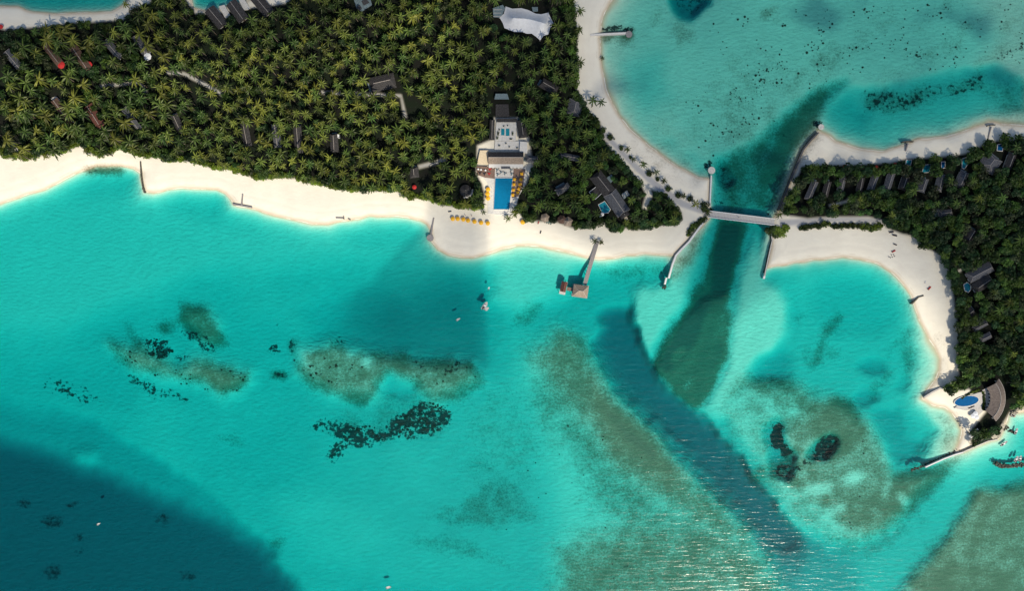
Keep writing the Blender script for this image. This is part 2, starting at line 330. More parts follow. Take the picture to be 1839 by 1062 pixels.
wd(soft([(1000,592),(1045,608),(1070,660),(1110,720),(1150,758),(1190,800),(1232,850),(1292,905),(1345,962),(1300,985),(1230,930),(1150,880),(1090,830),(1040,760),(990,690),(950,640)], 36), .80)
wd(soft([(1060,680),(1110,722),(1190,800),(1225,850),(1180,860),(1110,800),(1060,740)], 30), 1.15)
wd(soft([(1000,592),(1040,602),(1062,625),(1070,650),(1050,640),(1015,612)], 5), .62)
wd(soft([(1000,990),(1130,930),(1300,940),(1380,1000),(1420,1070),(1250,1200),(1000,1200)], 40), .72)
cr(blob(1110,1035,40,5,-25,4), .30)
wd(soft([(1290,400),(1320,400),(1315,470),(1285,540),(1240,600),(1195,670),(1172,650),(1195,600),(1235,540),(1262,490),(1285,440)], 8), .68); cr(soft(strip([(1335,410),(1312,460),(1280,520),(1250,560),(1205,630),(1190,660)],[30,22,24,34,40,22]), 14), .04); wd(soft(strip([(1335,400),(1312,460),(1280,520),(1250,560),(1205,630),(1190,660)],[16,12,14,20,30,16]), 8), .95)
wd(soft([(1262,540),(1312,520),(1312,590),(1304,645),(1278,705),(1256,738),(1212,712),(1172,660),(1210,590)], 7), 1.0); wd(soft([(1262,520),(1290,540),(1262,600),(1235,650),(1200,690),(1174,656),(1215,585)], 14), 1.45); wd(soft([(1290,400),(1335,400),(1325,470),(1300,540),(1262,540),(1278,470)], 10), 1.4)
wd(soft([(1290,290),(1340,268),(1400,212),(1460,160),(1520,148),(1480,200),(1444,258),(1415,315),(1385,375),(1300,385)], 14), .66); cr(soft([(1340,330),(1400,225),(1450,180),(1500,155),(1470,215),(1430,270),(1370,350)], 16), .14); wd(soft([(1345,330),(1400,225),(1450,180),(1500,155),(1470,215),(1430,270),(1370,350)], 14), .95); cr(blob(1302,316,10,20,0,8), .4); cr(blob(1300,360,20,26,0,10), .24)
wd(soft([(1262,408),(1274,402),(1262,432),(1235,482),(1205,518),(1212,470),(1232,440)], 7), .58); cr(soft(strip([(1400,372),(1375,390),(1360,400)],[10,22,20]), 6), .32)
wd(soft([(1410,330),(1440,268),(1462,238),(1475,240),(1445,290),(1415,360),(1400,372)], 8), .36)
wd(blob(1145,490,60,16,0,12), .40); wd(blob(1110,490,34,8,8,8), .42); wd(blob(1230,260,120,60,-40,50), .15); wd(blob(1340,200,110,80,-40,50), .22)
wd(blob(1385,22,18,9,-45,6), .58); wd(blob(1405,35,14,4,-50,4), .5); wd(blob(1180,35,8,20,25,8), .40); cr(soft([(1208,-30),(1268,-30),(1264,10),(1240,26),(1222,22)], 8), .34); wd(blob(1225,60,22,24,0,12), .34)
for q in ((1560,60,70,12,-40),(1690,20,60,10,-40),(1740,50,90,14,-38),(1800,90,60,16,-38),(1650,110,90,14,-30),(1470,120,60,30,-40),(1800,160,34,20,0),(1820,40,50,16,-38)): wd(blob(*q, s=16), .26)
cr(soft(strip([(1550,182),(1620,180),(1690,165),(1775,145)],[34,40,26,24]), 10), .36); wd(soft(strip([(1550,182),(1620,180),(1690,165),(1775,145)],[34,40,26,24]), 10), .5)
cr(soft(strip([(1795,108),(1815,90),(1845,78)],[12,14,16]), 8), .30); wd(blob(1820,180,40,40,0,20), .34)
# right lagoon reef
wd(soft([(1300,760),(1290,735),(1340,672),(1440,690),(1500,712),(1560,750),(1600,850),(1725,828),(1660,925),(1600,985),(1520,1000),(1440,940),(1370,870)], 16), .34)
wd(soft([(1340,668),(1380,682),(1425,680),(1440,705),(1450,725),(1490,710),(1530,712),(1560,755),(1580,790),(1590,830),(1600,850),(1640,850),(1725,825),(1700,860),(1640,925),(1590,960),(1540,960),(1490,935),(1440,890),(1400,868),(1350,872),(1330,850),(1380,830),(1420,800),(1400,740),(1360,705),(1320,712),(1290,735),(1320,690)], 12), .62)
wd(soft([(1450,722),(1490,708),(1532,714),(1562,760),(1560,800),(1500,830),(1440,780)], 12), .85); wd(soft([(1340,670),(1425,682),(1445,725),(1420,730),(1370,700),(1320,710)], 7), .62)
wd(soft([(1600,850),(1720,828),(1700,860),(1650,915),(1590,940),(1560,900)], 12), .85); wd(blob(1560,905,70,45,-25,24), .80)
cr(soft([(1388,768),(1400,755),(1408,772),(1412,800),(1425,815),(1400,822),(1378,808),(1382,785)], 5), .85); cr(blob(1482,802,30,15,-35,7), .66); cr(blob(1415,845,30,16,0,10), .40); cr(blob(1465,825,30,10,-20,8), .38)
dep(soft([(1376,770),(1400,752),(1412,800),(1430,818),(1420,860),(1380,850),(1375,800)], 10), 7.0); dep(blob(1480,805,32,16,-35,8), 6.5)
wd(blob(1350,865,9,8,0,4), .7); wd(blob(1362,880,10,5,0,4), .5); wd(blob(1325,800,30,60,20,26), .26)
wd(soft(strip([(1505,560),(1485,600),(1465,650),(1452,665)],[12,16,16,14]), 6), .50); wd(blob(1448,640,8,14,10,5), .5); wd(blob(1440,565,14,5,-35,4), .42); wd(blob(1500,635,14,8,0,5), .36)
wd(soft(strip([(1612,605),(1595,630),(1590,645)],[7,10,6]), 4), .5); wd(soft(strip([(1600,665),(1580,690),(1572,715),(1568,725)],[12,12,12,8]), 5), .52); wd(soft(strip([(1628,590),(1632,640),(1630,680)],[22,24,18]), 8), .46); cr(blob(1398,640,7,5,0,4), .3)
wd(soft([(1700,690),(1680,600),(1690,650),(1670,700),(1655,705)], 10), .3); wd(soft([(1690,745),(1718,760),(1722,790),(1700,820),(1680,810),(1700,780)], 10), .42)
wd(soft([(1640,850),(1715,818),(1740,815),(1700,850),(1640,862)], 6), .62)
wd(soft([(1865,858),(1750,884),(1708,940),(1668,1002),(1600,1080),(1580,1300),(2600,1300),(2600,860)], 14), .74); wd(soft([(1680,990),(1839,1000),(1839,1100),(1620,1100)], 40), .9)
wd(blob(1700,975,16,40,30,12), .3); wd(blob(160,305,10,5,0,4), .3)
wd(soft([(150,302),(175,298),(220,299),(224,312),(180,314),(152,312)], 3, False), .95); cr(soft([(155,304),(220,302),(215,310),(160,311)], 4, False), .3)
wd(soft([(1078,58),(1135,52),(1138,62),(1132,70),(1080,72)], 4), .85); cr(soft([(1078,52),(1135,48),(1135,58),(1080,60)], 4), .6); wd(blob(1126,75,14,10,0,6), .4)  # dark bottom at the upper jetty; the coral strip paints its cast shadow
cr(blob(1274,300,12,7,-20,5), .6); cr(blob(1465,224,13,6,-15,5), .7); wd(blob(1455,232,9,5,-20,4), .5)
for q in ((655,650,10,7,0),(345,620,14,8,0),(1388,815,12,8,0),(1530,860,18,8,-30),(1620,900,16,6,40),(1470,880,26,10,-20),(1500,920,20,8,-10),(1590,880,6,16,20),(1420,735,10,5,0),(1230,690,14,5,-60),(1215,640,16,5,-60)):
    weed = weed*(1-.8*blob(*q, s=5)); coral = coral*(1-.9*blob(*q, s=5))
# faint streaks over everything
streak = fbm((X*.77-Y*.64), (X*.64+Y*.77)*.28, 26, 61, 4)
weed = weed+.28*fbm(X*.95+Y*.3, (Y*.95-X*.3)*.12, 9, 63, 3)*np.clip(weed*2, 0, 1)*(X > 1150)*(X < 1500)*(Y < 740)+.12*streak*(X > 1280)*(weed > .02)+.15*fbm(X*.8+Y*.6, (Y*.8-X*.6)*.25, 12, 65, 3)*np.clip(weed*2, 0, 1)*(Y > 740)*(X > 900)
w = 21.0*np.ones(X.shape); w[(X > 1080) & (Y < 320)] = 30; w[(X > 1640) & (Y > 560)] = 40; w[(X < 420)] = 18; w[(X > 1260) & (X < 1400)] = 6
w[(X > 1540) & (Y < 330)] = 26
def blur(a, k):
    for ax in (0, 1):
        c = np.cumsum(np.concatenate([np.repeat(np.take(a, [0], ax), k+1, ax), a, np.repeat(np.take(a, [-1], ax), k, ax)], ax), ax)
        n = a.shape[ax]; a = (np.take(c, range(2*k+1, 2*k+1+n), ax)-np.take(c, range(0, n), ax))/(2*k+1)
    return a
w = blur(w, 16); D = blur(D, 2); weed = blur(weed, 3); coral = blur(coral, 1)
wet = np.clip(dist, 0, None)
Zw = -D*(1-np.exp(-(wet/w)**1.25)) - .06*np.minimum(wet, 1)
land = np.clip(-dist, 0, None)*S
Zl = 1.5*(1-np.exp(-(land/4.5)**1.1))+.35*(1-np.exp(-land/40))+.05*fbm(X, Y, 24, 77)*np.clip(land/5, 0, 1)
berm = -.10*np.exp(-((land-9)/1.3)**2)*(land > 0)
Z = np.where(dist > 0, Zw, Zl+berm)
# ---------------------------------------------------------------- land cover shapes
FM = [(-400,300),(-50,275),(0,270),(12,284),(40,284),(62,283),(90,276),(112,276),(125,268),(145,262),(163,276),(175,282),(200,274),(213,268),(240,274),(265,284),(285,281),(300,290),(330,289),(345,291),(380,302),(410,304),(450,318),(475,322),(500,319),(530,321),(550,329),(590,334),(610,339),(645,344),(680,344),(712,344),(735,358),(760,354),(790,368),(830,374),(850,378),(869,370),(872,350),(866,330),(856,312),(858,262),(886,250),(888,212),(930,212),(950,250),(956,300),(944,330),(930,345),(926,372),(940,394),(960,398),(1000,400),(1028,410),(1060,411),(1085,402),(1092,412),(1108,418),(1122,410),(1140,414),(1160,412),(1200,403),(1213,407),(1226,394),(1224,380),(1212,367),(1198,352),(1165,338),(1145,322),(1122,294),(1100,270),(1084,248),(1078,218),(1058,202),(1047,180),(1036,160),(1041,120),(1036,95),(1038,60),(1032,20),(1028,-10),(1030,-160),(560,-160),(530,-20),(515,4),(480,10),(440,14),(395,22),(352,24),(335,0),(330,-60),(290,-60),(268,5),(240,14),(222,34),(175,38),(130,40),(80,46),(60,48),(10,53),(0,50),(-400,60)]
FR = [(1402,386),(1424,335),(1440,298),(1470,296),(1500,296),(1530,296),(1560,294),(1600,292),(1625,285),(1660,283),(1700,280),(1735,275),(1765,260),(1790,252),(1839,250),(2300,244),(2300,735),(1850,732),(1815,740),(1800,765),(1785,782),(1755,795),(1742,800),(1745,770),(1770,740),(1740,700),(1710,705),(1704,695),(1722,678),(1718,640),(1721,600),(1716,560),(1713,540),(1708,510),(1702,480),(1692,458),(1665,448),(1640,424),(1620,421),(1590,409),(1590,397),(1560,390),(1490,390),(1450,393)]
inF = np.minimum(sdf(FM, X, Y), sdf(FR, X, Y))
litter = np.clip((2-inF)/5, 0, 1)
path = np.zeros(X.shape)
for pp, pw in (([(1072,228),(1100,256),(1140,298),(1180,334),(1225,366),(1272,383)],[8,9,10,12,12,10]),([(1400,401),(1470,396),(1530,394),(1590,398)],[12,10,9,8])):
    path = np.maximum(path, soft(strip(pp, pw), 3, False))
for pp, pw in (([(300,130),(330,132),(375,155),(400,170)],8),([(180,155),(250,148),(262,165)],7),([(560,165),(720,172),(728,210)],8),([(1158,330),(1166,350),(1158,375)],[12,12,9]),([(1490,370),(1520,362),(1525,358)],6),([(1660,378),(1700,380)],6),([(752,300),(790,290),(800,285)],10),([(1640,420),(1700,560)],2),([(1690,470),(1725,445)],5),([(1700,503),(1735,478)],5),([(1712,570),(1745,556)],5),([(1715,612),(1740,600)],5)):
    _s = soft(strip(pp, pw*.6), 3, False) if isinstance(pw, int) else soft(strip(pp, pw), 2.5, False); litter = litter*(1-_s*(.75 if pp[0][0] < 800 else 1)); path = np.maximum(path, _s*(.9 if pp[0][0] < 800 else 0))
ny, nx = X.shape
def ground(px, py):
    i = int(np.clip(np.searchsorted(gx, px), 1, nx-1)); j = int(np.clip(np.searchsorted(gy, py), 1, ny-1))
    return float(Z[j, i])
def gpt(px, py, h=0):        # ground point whose feature h above ground shows at this pixel
    z = ground(px, py); x, y = P(px, py, z+h); return Vector((x, y, z))
VX = (X-919.5)*S; VY = (531-Y)*S
VX = VX*(H-Z)/H; VY = VY*(H-Z)/H
ids = np.arange(ny*nx).reshape(ny, nx)
F = np.stack([ids[:-1, :-1], ids[1:, :-1], ids[1:, 1:], ids[:-1, 1:]], -1).reshape(-1, 4)
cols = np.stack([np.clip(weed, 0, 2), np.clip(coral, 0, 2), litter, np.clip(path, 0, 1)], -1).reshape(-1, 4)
def ground_mat():
    m = bpy.data.materials.new('sand_and_seabed'); m.use_nodes = True; N = m.node_tree.nodes; l = m.node_tree.links
    b = N['Principled BSDF']; b.inputs['Roughness'].default_value = .95; b.inputs['Specular IOR Level'].default_value = .05
    g = N.new('ShaderNodeNewGeometry'); a = N.new('ShaderNodeAttribute'); a.attribute_name = 'col'
    sp = N.new('ShaderNodeSeparateColor'); l.new(a.outputs['Color'], sp.inputs[0])
    pos = N.new('ShaderNodeSeparateXYZ'); l.new(g.outputs['Position'], pos.inputs[0])
    def noise(sc, det=4, rough=.55, vec=None):
        t = N.new('ShaderNodeTexNoise'); t.inputs['Scale'].default_value = sc; t.inputs['Detail'].default_value = det
        t.inputs['Roughness'].default_value = rough; l.new(vec or g.outputs['Position'], t.inputs['Vector']); return t.outputs['Fac']
    def math_(op, x, y=None, z=None):
        n = N.new('ShaderNodeMath'); n.operation = op
        for k, q in enumerate((x, y, z)):
            if q is None: continue
            if isinstance(q, (int, float)): n.inputs[k].default_value = q
            else: l.new(q, n.inputs[k])
        return n.outputs[0]
    def rng_(x, a0, a1, b0=0, b1=1):
        n = N.new('ShaderNodeMapRange'); n.interpolation_type = 'SMOOTHSTEP'; l.new(x, n.inputs[0])
        for k, q in enumerate((a0, a1, b0, b1)): n.inputs[k+1].default_value = q
        return n.outputs[0]
    def mix(f, c1, c2):
        n = N.new('ShaderNodeMix'); n.data_type = 'RGBA'; l.new(f, n.inputs[0])
        for k, q in ((6, c1), (7, c2)):
            if isinstance(q, tuple): n.inputs[k].default_value = (*q, 1)
            else: l.new(q, n.inputs[k])
        return n.outputs[2]
    hi = noise(.75, 5, .7); mid = noise(.11, 5); lo = noise(.018, 3); fine = noise(2.2, 3, .6)
    sand = mix(rng_(lo, .35, .65), (.82,.78,.67), (.86,.81,.69)); sand = mix(rng_(mid, .3, .7), sand, (.80,.75,.64))
    foot = math_('MULTIPLY', rng_(fine, .5, .8), .12); sand = mix(foot, sand, (.55,.50,.42))
    wetf = math_('MULTIPLY', rng_(pos.outputs[2], .02, .75, 1, 0), rng_(pos.outputs[2], -.7, -.1, 0, 1))
    sand = mix(wetf, sand, (.62,.53,.40))
    # wrack line above the swash
    wl = math_('MULTIPLY', rng_(pos.outputs[2], .60, .68), rng_(pos.outputs[2], .72, .80, 1, 0)); wl = math_('MULTIPLY', wl, rng_(mid, .45, .65, 0, .35))
    sand = mix(wl, sand, (.50,.42,.32))
    fo = math_('MULTIPLY', rng_(pos.outputs[2], -.14, -.06), rng_(pos.outputs[2], -.02, .04, 1, 0)); fo = math_('MULTIPLY', fo, rng_(mid, .42, .60)); sand = mix(fo, sand, (.92,.92,.90))
    # light rubble dusting under water
    rub = math_('MULTIPLY', rng_(hi, .52, .72), rng_(pos.outputs[2], -1.2, -.6, .30, 0)); sand = mix(rub, sand, (.42,.40,.28))
    wv = math_('ADD', math_('MULTIPLY_ADD', math_('SUBTRACT', hi, .5), 1.25, sp.outputs[0]), math_('MULTIPLY', math_('SUBTRACT', mid, .5), .75))
    wf = rng_(wv, .02, .92); wc = mix(rng_(mid, .35, .65), (.17,.12,.06), (.085,.085,.04)); wc = mix(rng_(fine, .35, .65), wc, (.22,.175,.10))
    wc = mix(math_('MULTIPLY', rng_(sp.outputs[0], .92, 1.4), .75), wc, (.022,.034,.028))
    wf = math_('MULTIPLY', wf, rng_(sp.outputs[0], 0, .06)); base = mix(math_('MULTIPLY', wf, .88), sand, wc)
    cv = math_('ADD', math_('MULTIPLY_ADD', math_('SUBTRACT', noise(.34, 5, .65), .5), 2.4, sp.outputs[1]), math_('MULTIPLY', math_('SUBTRACT', mid, .5), .8))
    deepf = rng_(pos.outputs[2], -13, -6, 0, 1); cs_ = rng_(cv, .36, .56); cd = rng_(cv, .0, 1.1)
    n_ = N.new('ShaderNodeMix'); l.new(deepf, n_.inputs[0]); l.new(cd, n_.inputs[2]); l.new(cs_, n_.inputs[3])
    cf = math_('MULTIPLY', n_.outputs[0], rng_(sp.outputs[1], 0, .25)); base = mix(math_('MULTIPLY', cf, .93), base, (.022,.032,.030))
    base = mix(a.outputs['Alpha'], base, (.46,.46,.47))
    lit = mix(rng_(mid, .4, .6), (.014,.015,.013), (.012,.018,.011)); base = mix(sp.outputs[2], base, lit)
    l.new(base, b.inputs['Base Color'])
    mp = N.new('ShaderNodeMapping'); mp.inputs['Rotation'].default_value = (0, 0, R(-24)); mp.inputs['Scale'].default_value = (.24, .46, 1)
    l.new(g.outputs['Position'], mp.inputs[0]); rip = noise(1.0, 3, .5, mp.outputs[0])
    h = math_('ADD', math_('MULTIPLY', rip, 2.2), math_('MULTIPLY', hi, .5))
    bp = N.new('ShaderNodeBump'); bp.inputs['Distance'].default_value = .9; bp.inputs['Strength'].default_value = .7
    l.new(h, bp.inputs['Height']); l.new(bp.outputs[0], b.inputs['Normal']); l.new(rng_(pos.outputs[2], -1.2, -.2, .46, .08), bp.inputs['Strength'])
    return m
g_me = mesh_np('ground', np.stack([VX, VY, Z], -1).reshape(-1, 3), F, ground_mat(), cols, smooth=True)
tag(obj('ground', g_me), 'white sand beaches running down into the reef and lagoon floor', kind='structure')
# ---------------------------------------------------------------- water body: clear, absorbing, rippled
def water_mat(name, dens, col, rip=1.0, rough=.20):
    m = bpy.data.materials.new(name); m.use_nodes = True; N = m.node_tree.nodes; l = m.node_tree.links
    N.remove(N['Principled BSDF']); out = N['Material Output']
    va = N.new('ShaderNodeVolumeAbsorption'); va.inputs['Color'].default_value = (*col, 1); va.inputs['Density'].default_value = dens
    l.new(va.outputs[0], out.inputs['Volume'])
    tr = N.new('ShaderNodeBsdfTransparent'); gl = N.new('ShaderNodeBsdfGlossy'); gl.inputs['Roughness'].default_value = rough
    fr = N.new('ShaderNodeFresnel'); fr.inputs['IOR'].default_value = 1.333; mx = N.new('ShaderNodeMixShader')
    l.new(fr.outputs[0], mx.inputs[0]); l.new(tr.outputs[0], mx.inputs[1]); l.new(gl.outputs[0], mx.inputs[2]); l.new(mx.outputs[0], out.inputs[0])
    g = N.new('ShaderNodeNewGeometry')
    last = None
    for rot, scx, scy, k, dist_ in ((62, .035, .36, 3, .28*rip), (74, .13, .55, 3, .20*rip), (30, .9, 1.3, 3, .07*rip)):
        mp = N.new('ShaderNodeMapping'); mp.vector_type = 'TEXTURE' if False else 'POINT'
        mp.inputs['Rotation'].default_value = (0, 0, R(rot-90)); mp.inputs['Scale'].default_value = (scx, scy, 1)
        l.new(g.outputs['Position'], mp.inputs[0]); t = N.new('ShaderNodeTexNoise'); t.inputs['Scale'].default_value = 1
        t.inputs['Detail'].default_value = k; l.new(mp.outputs[0], t.inputs['Vector'])
        bp = N.new('ShaderNodeBump'); bp.inputs['Strength'].default_value = 1; bp.inputs['Distance'].default_value = dist_
        l.new(t.outputs['Fac'], bp.inputs['Height'])
        if last: l.new(last, bp.inputs['Normal'])
        last = bp.outputs[0]
    l.new(last, gl.inputs['Normal'])
    return m
# absorption per metre  r .42  g .050  b .042
WAT = water_mat('sea_water', .42, (0.0, .876, .903))
b = MB(); b.box((0, 0, -25), (9000, 9000, 50)); o = b.build('water', WAT); tag(o, 'clear turquoise lagoon water over white sand', kind='structure')
# ---------------------------------------------------------------- clouds: unseen banks added above the camera, shaped to shade the ground
def cloud_mat():
    m = bpy.data.materials.new('cloud_vapour'); m.use_nodes = True; N = m.node_tree.nodes; l = m.node_tree.links
    N.remove(N['Principled BSDF']); out = N['Material Output']
    t = N.new('ShaderNodeBsdfTransparent'); d = N.new('ShaderNodeBsdfTranslucent'); d.inputs[0].default_value = (.9, .9, .9, 1)
    a = N.new('ShaderNodeAttribute'); a.attribute_name = 'col'
    g = N.new('ShaderNodeNewGeometry'); n = N.new('ShaderNodeTexNoise'); n.inputs['Scale'].default_value = .012
    n.inputs['Detail'].default_value = 4; l.new(g.outputs['Position'], n.inputs['Vector'])
    mu = N.new('ShaderNodeMapRange'); mu.inputs[1].default_value = .3; mu.inputs[2].default_value = .7
    mu.inputs[3].default_value = .75; mu.inputs[4].default_value = 1.15; l.new(n.outputs['Fac'], mu.inputs[0])
    mm = N.new('ShaderNodeMath'); mm.operation = 'MULTIPLY'; l.new(mu.outputs[0], mm.inputs[0]); l.new(a.outputs['Fac'], mm.inputs[1])
    x = N.new('ShaderNodeMixShader'); l.new(mm.outputs[0], x.inputs[0]); l.new(t.outputs[0], x.inputs[1]); l.new(d.outputs[0], x.inputs[2])
    l.new(x.outputs[0], out.inputs[0]); return m
CLOUD = cloud_mat()
def cloud(shape, alt, thick, dens, edge, label):
    """shape: outline on the ground (photo pixels) of the shade it throws; edge: list of soft widths"""
    sx, sy = to_sun.x/to_sun.z*alt, to_sun.y/to_sun.z*alt
    sh = np.asarray(shape, float); x0, y0 = sh.min(0); x1, y1 = sh.max(0); x0 -= edge; y0 -= edge; x1 += edge; y1 += edge
    st = max(max(x1-x0, y1-y0)/260, 5)
    ax = np.arange(x0, x1+st, st); ay = np.arange(y0, y1+st, st); xx, yy = np.meshgrid(ax, ay)
    d = sdf(shape, xx+8*fbm(xx, yy, 90, 9), yy+8*fbm(xx, yy, 90, 10)); k = np.clip((edge*.3-d)/edge, 0, 1); k = k*k*(3-2*k)
    ed = np.interp(xx, [720, 850], [edge, edge if alt > 690 else 4]) if alt < 690 else (np.interp(xx, [880, 930], [14, edge])+0*yy if alt > 720 else edge+0*xx); k = np.clip((ed*.5-d)/ed, 0, 1); k = k*k*(3-2*k); puff = .55+.45*fbm(xx, yy, 120, 17); zt = thick*k*puff*2; zb = -thick*.25*k*(.6+.4*fbm(xx, yy, 60, 19))  # narrow soft width on one side shapes a hard vertical shade line
    wx = (xx-919.5)*S+sx; wy = (531-yy)*S+sy; V = []; 
    top = np.stack([wx, wy, alt+zt], -1).reshape(-1, 3); bot = np.stack([wx, wy, alt+zb-.5], -1).reshape(-1, 3)
    r, c = xx.shape; idn = np.arange(r*c).reshape(r, c)
    q = np.stack([idn[:-1, :-1], idn[1:, :-1], idn[1:, 1:], idn[:-1, 1:]], -1).reshape(-1, 4)
    keep = (k.ravel()[q].max(1) > .002); q = q[keep]; V = np.concatenate([top, bot]); FF = np.concatenate([q, q[:, ::-1]+r*c])
    kk = np.concatenate([k.ravel()*dens]*2); cc = np.stack([kk, kk, kk, np.ones_like(kk)], -1)
    o = obj('cloud', mesh_np('cloud', V, FF, CLOUD, cc, smooth=True)); tag(o, label, kind='structure')
cloud([(875,366),(875,664),(820,672),(700,655),(640,615),(640,575),(690,540),(760,490),(785,420),(790,378),(830,372)], 540, 30, .36, 100, 'small unseen cloud shaped to shade the beach left of the pool')
cloud([(876,-500),(876,318),(905,330),(930,384),(985,400),(1040,430),(1100,452),(1200,470),(1260,560),(1330,560),(1400,500),(1560,470),(1660,520),(1720,620),(1760,680),(1900,700),(2500,700),(2500,-500)], 760, 60, .40, 60, 'broad unseen cloud bank shaped to shade the channel and the right island')
cloud([(-500,-500),(900,-500),(860,-60),(560,45),(300,80),(60,95),(-500,130)], 700, 50, .50, 50, 'unseen cloud bank added to shade the lagoon behind the left villas')

# ---------------------------------------------------------------- plants
def frond_set(r, n, L, lift, droop, wid, c0, c1, z0=0):
    V = []; Fc = []; Cc = []
    for i in range(n):
        a = 2*math.pi*(i+r.uniform(-.35, .35))/n; l_ = L*r.uniform(.62, 1.2); li = lift*r.uniform(.7, 1.3); dr = droop*r.uniform(.7, 1.3)
        ca, sa = math.cos(a), math.sin(a); b0 = len(V); tw = r.uniform(-.35, .35); tint = r.uniform(0, 1)
        for s_, ww in ((.04, .12), (.28, .85), (.6, 1.0), (.84, .65), (1.0, .05)):
            rr = l_*s_; z = z0+li*s_-dr*s_*s_; wv = wid*ww/2; sd = tw*s_*s_*l_*.5
            for e, dz in ((-1, -.35*wv), (0, .12), (1, -.35*wv)):
                u = rr; v = e*wv+sd; V.append((u*ca-v*sa, u*sa+v*ca, z+dz)); g = tint*.55+.45*s_
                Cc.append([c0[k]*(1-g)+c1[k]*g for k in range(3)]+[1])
        for k in range(4):
            for e in (0, 1):
                q = b0+k*3+e; Fc.append((q, q+1, q+4, q+3))
    return V, Fc, Cc
def crown_mesh(seed, yel):
    r = random.Random(seed); dark = (.018, .048, .012); mid = (.046, .092, .019); yl = (.165, .172, .026)
    c0 = [mid[k]*(1-yel)+yl[k]*yel for k in range(3)]; c1 = [dark[k]*(1-yel*.6)+yl[k]*yel*.6 for k in range(3)]
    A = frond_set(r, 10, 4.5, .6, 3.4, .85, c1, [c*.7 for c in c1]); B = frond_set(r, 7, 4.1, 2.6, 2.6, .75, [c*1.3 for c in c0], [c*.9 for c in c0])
    n = len(A[0]); V = A[0]+B[0]; Fc = A[1]+[tuple(i+n for i in f) for f in B[1]]; Cc = A[2]+B[2]
    return np.array(V), np.array(Fc), np.array(Cc)
CROWN = [crown_mesh(i, y) for i, y in enumerate((.05, .2, .35, .55, .75, .95, .15, .5))]
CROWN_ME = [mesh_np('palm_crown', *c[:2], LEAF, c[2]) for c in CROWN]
def trunk_mesh(h, lean, r0=.22, n=6, mat_=None, seg=4):
    m = MB(); m.tube([(lean*(t/seg)**1.6*.9-lean*.9, 0, h*t/seg-h) for t in range(seg+1)], [r0*(1.2-.5*t/seg) for t in range(seg+1)], n)
    return m
TRUNK_ME = [trunk_mesh(11.5, l).mesh('palm_trunk', M['trunk'], True) for l in (.4, 1.6, 2.6)]
def leafy(seed, R0, Hh, n, size, c0, c1, lump=.28):
    """crown of leaf clumps filling an uneven dome (base z=0)"""
    r = np.random.default_rng(seed); nl = 7; la = r.uniform(0, 2*np.pi, nl); lr = R0*r.uniform(.25, .62, nl); lz = Hh*r.uniform(.35, .75, nl); lR = R0*r.uniform(.38, .62, nl)
    k = r.integers(0, nl, n); u = r.normal(size=(n, 3)); u[:, 2] = np.abs(u[:, 2])*1.1-.25; u /= np.linalg.norm(u, axis=1)[:, None]
    rad = r.uniform(.6, 1.05, n)[:, None]
    c = np.stack([lr[k]*np.cos(la[k]), lr[k]*np.sin(la[k]), lz[k]], -1)+u*lR[k][:, None]*rad*np.array([1, 1, .75])
    nrm = u+r.normal(size=(n, 3))*.45; nrm[:, 2] += .35; nrm /= np.linalg.norm(nrm, axis=1)[:, None]
    t = np.cross(nrm, r.normal(size=(n, 3))); t /= np.linalg.norm(t, axis=1)[:, None]; bt = np.cross(nrm, t)
    s1 = size*r.uniform(.6, 1.3, n)[:, None]; s2 = s1*r.uniform(.45, .9, n)[:, None]
    V = np.stack([c-t*s1, c-bt*s2+nrm*.1*s1, c+t*s1, c+bt*s2+nrm*.1*s1], 1).reshape(-1, 3)
    Fq = np.arange(n*4).reshape(n, 4); g = r.random(n)[:, None]; col = np.array(c0)*(1-g)+np.array(c1)*g
    Cc = np.concatenate([np.repeat(col, 4, 0), np.ones((n*4, 1))], 1)
    return V, Fq, Cc
GREENS = [((.014,.040,.012),(.040,.090,.020)), ((.020,.052,.012),(.060,.115,.020)), ((.012,.034,.015),(.032,.072,.024)), ((.030,.066,.014),(.090,.140,.022)), ((.018,.036,.016),(.062,.078,.036))]
TREE = [leafy(40+i, 4.2, 4.6, 330, .62, *GREENS[i % 5]) for i in range(8)]
TREE_ME = [mesh_np('tree_crown', t[0], t[1], LEAF, t[2]) for t in TREE]
def tree_trunk():
    m = MB(); m.tube([(0, 0, -4.0), (.1, .05, -1.5), (0, 0, .8)], [.34, .26, .18], 6)
    for k in range(4):
        a = k*1.6+.4; m.tube([(0, 0, -.6), (1.1*math.cos(a), 1.1*math.sin(a), .7), (2.1*math.cos(a), 2.1*math.sin(a), 2.0)], [.16, .11, .05], 5)
    return m.mesh('tree_trunk', M['trunk'], True)
TTRUNK = tree_trunk()
SHRUB = [leafy(80+i, 2.6, 2.0, 240, .40, (.070,.125,.012), (.170,.240,.026)) for i in range(4)]+[leafy(90+i, 2.6, 2.2, 240, .40, (.024,.05,.014), (.06,.10,.02)) for i in range(3)]
SHRUB_ME = [mesh_np('shrub_leaves', t[0], t[1], LEAF, t[2]) for t in SHRUB]
SSTEM = MB().tube([(0, 0, -.4), (.1, 0, .6), (.2, .1, 1.3)], [.10, .08, .04], 5).tube([(0, 0, -.3), (-.4, .3, .6), (-.9, .6, 1.2)], [.08, .06, .03], 5).mesh('shrub_stem', M['trunk'])
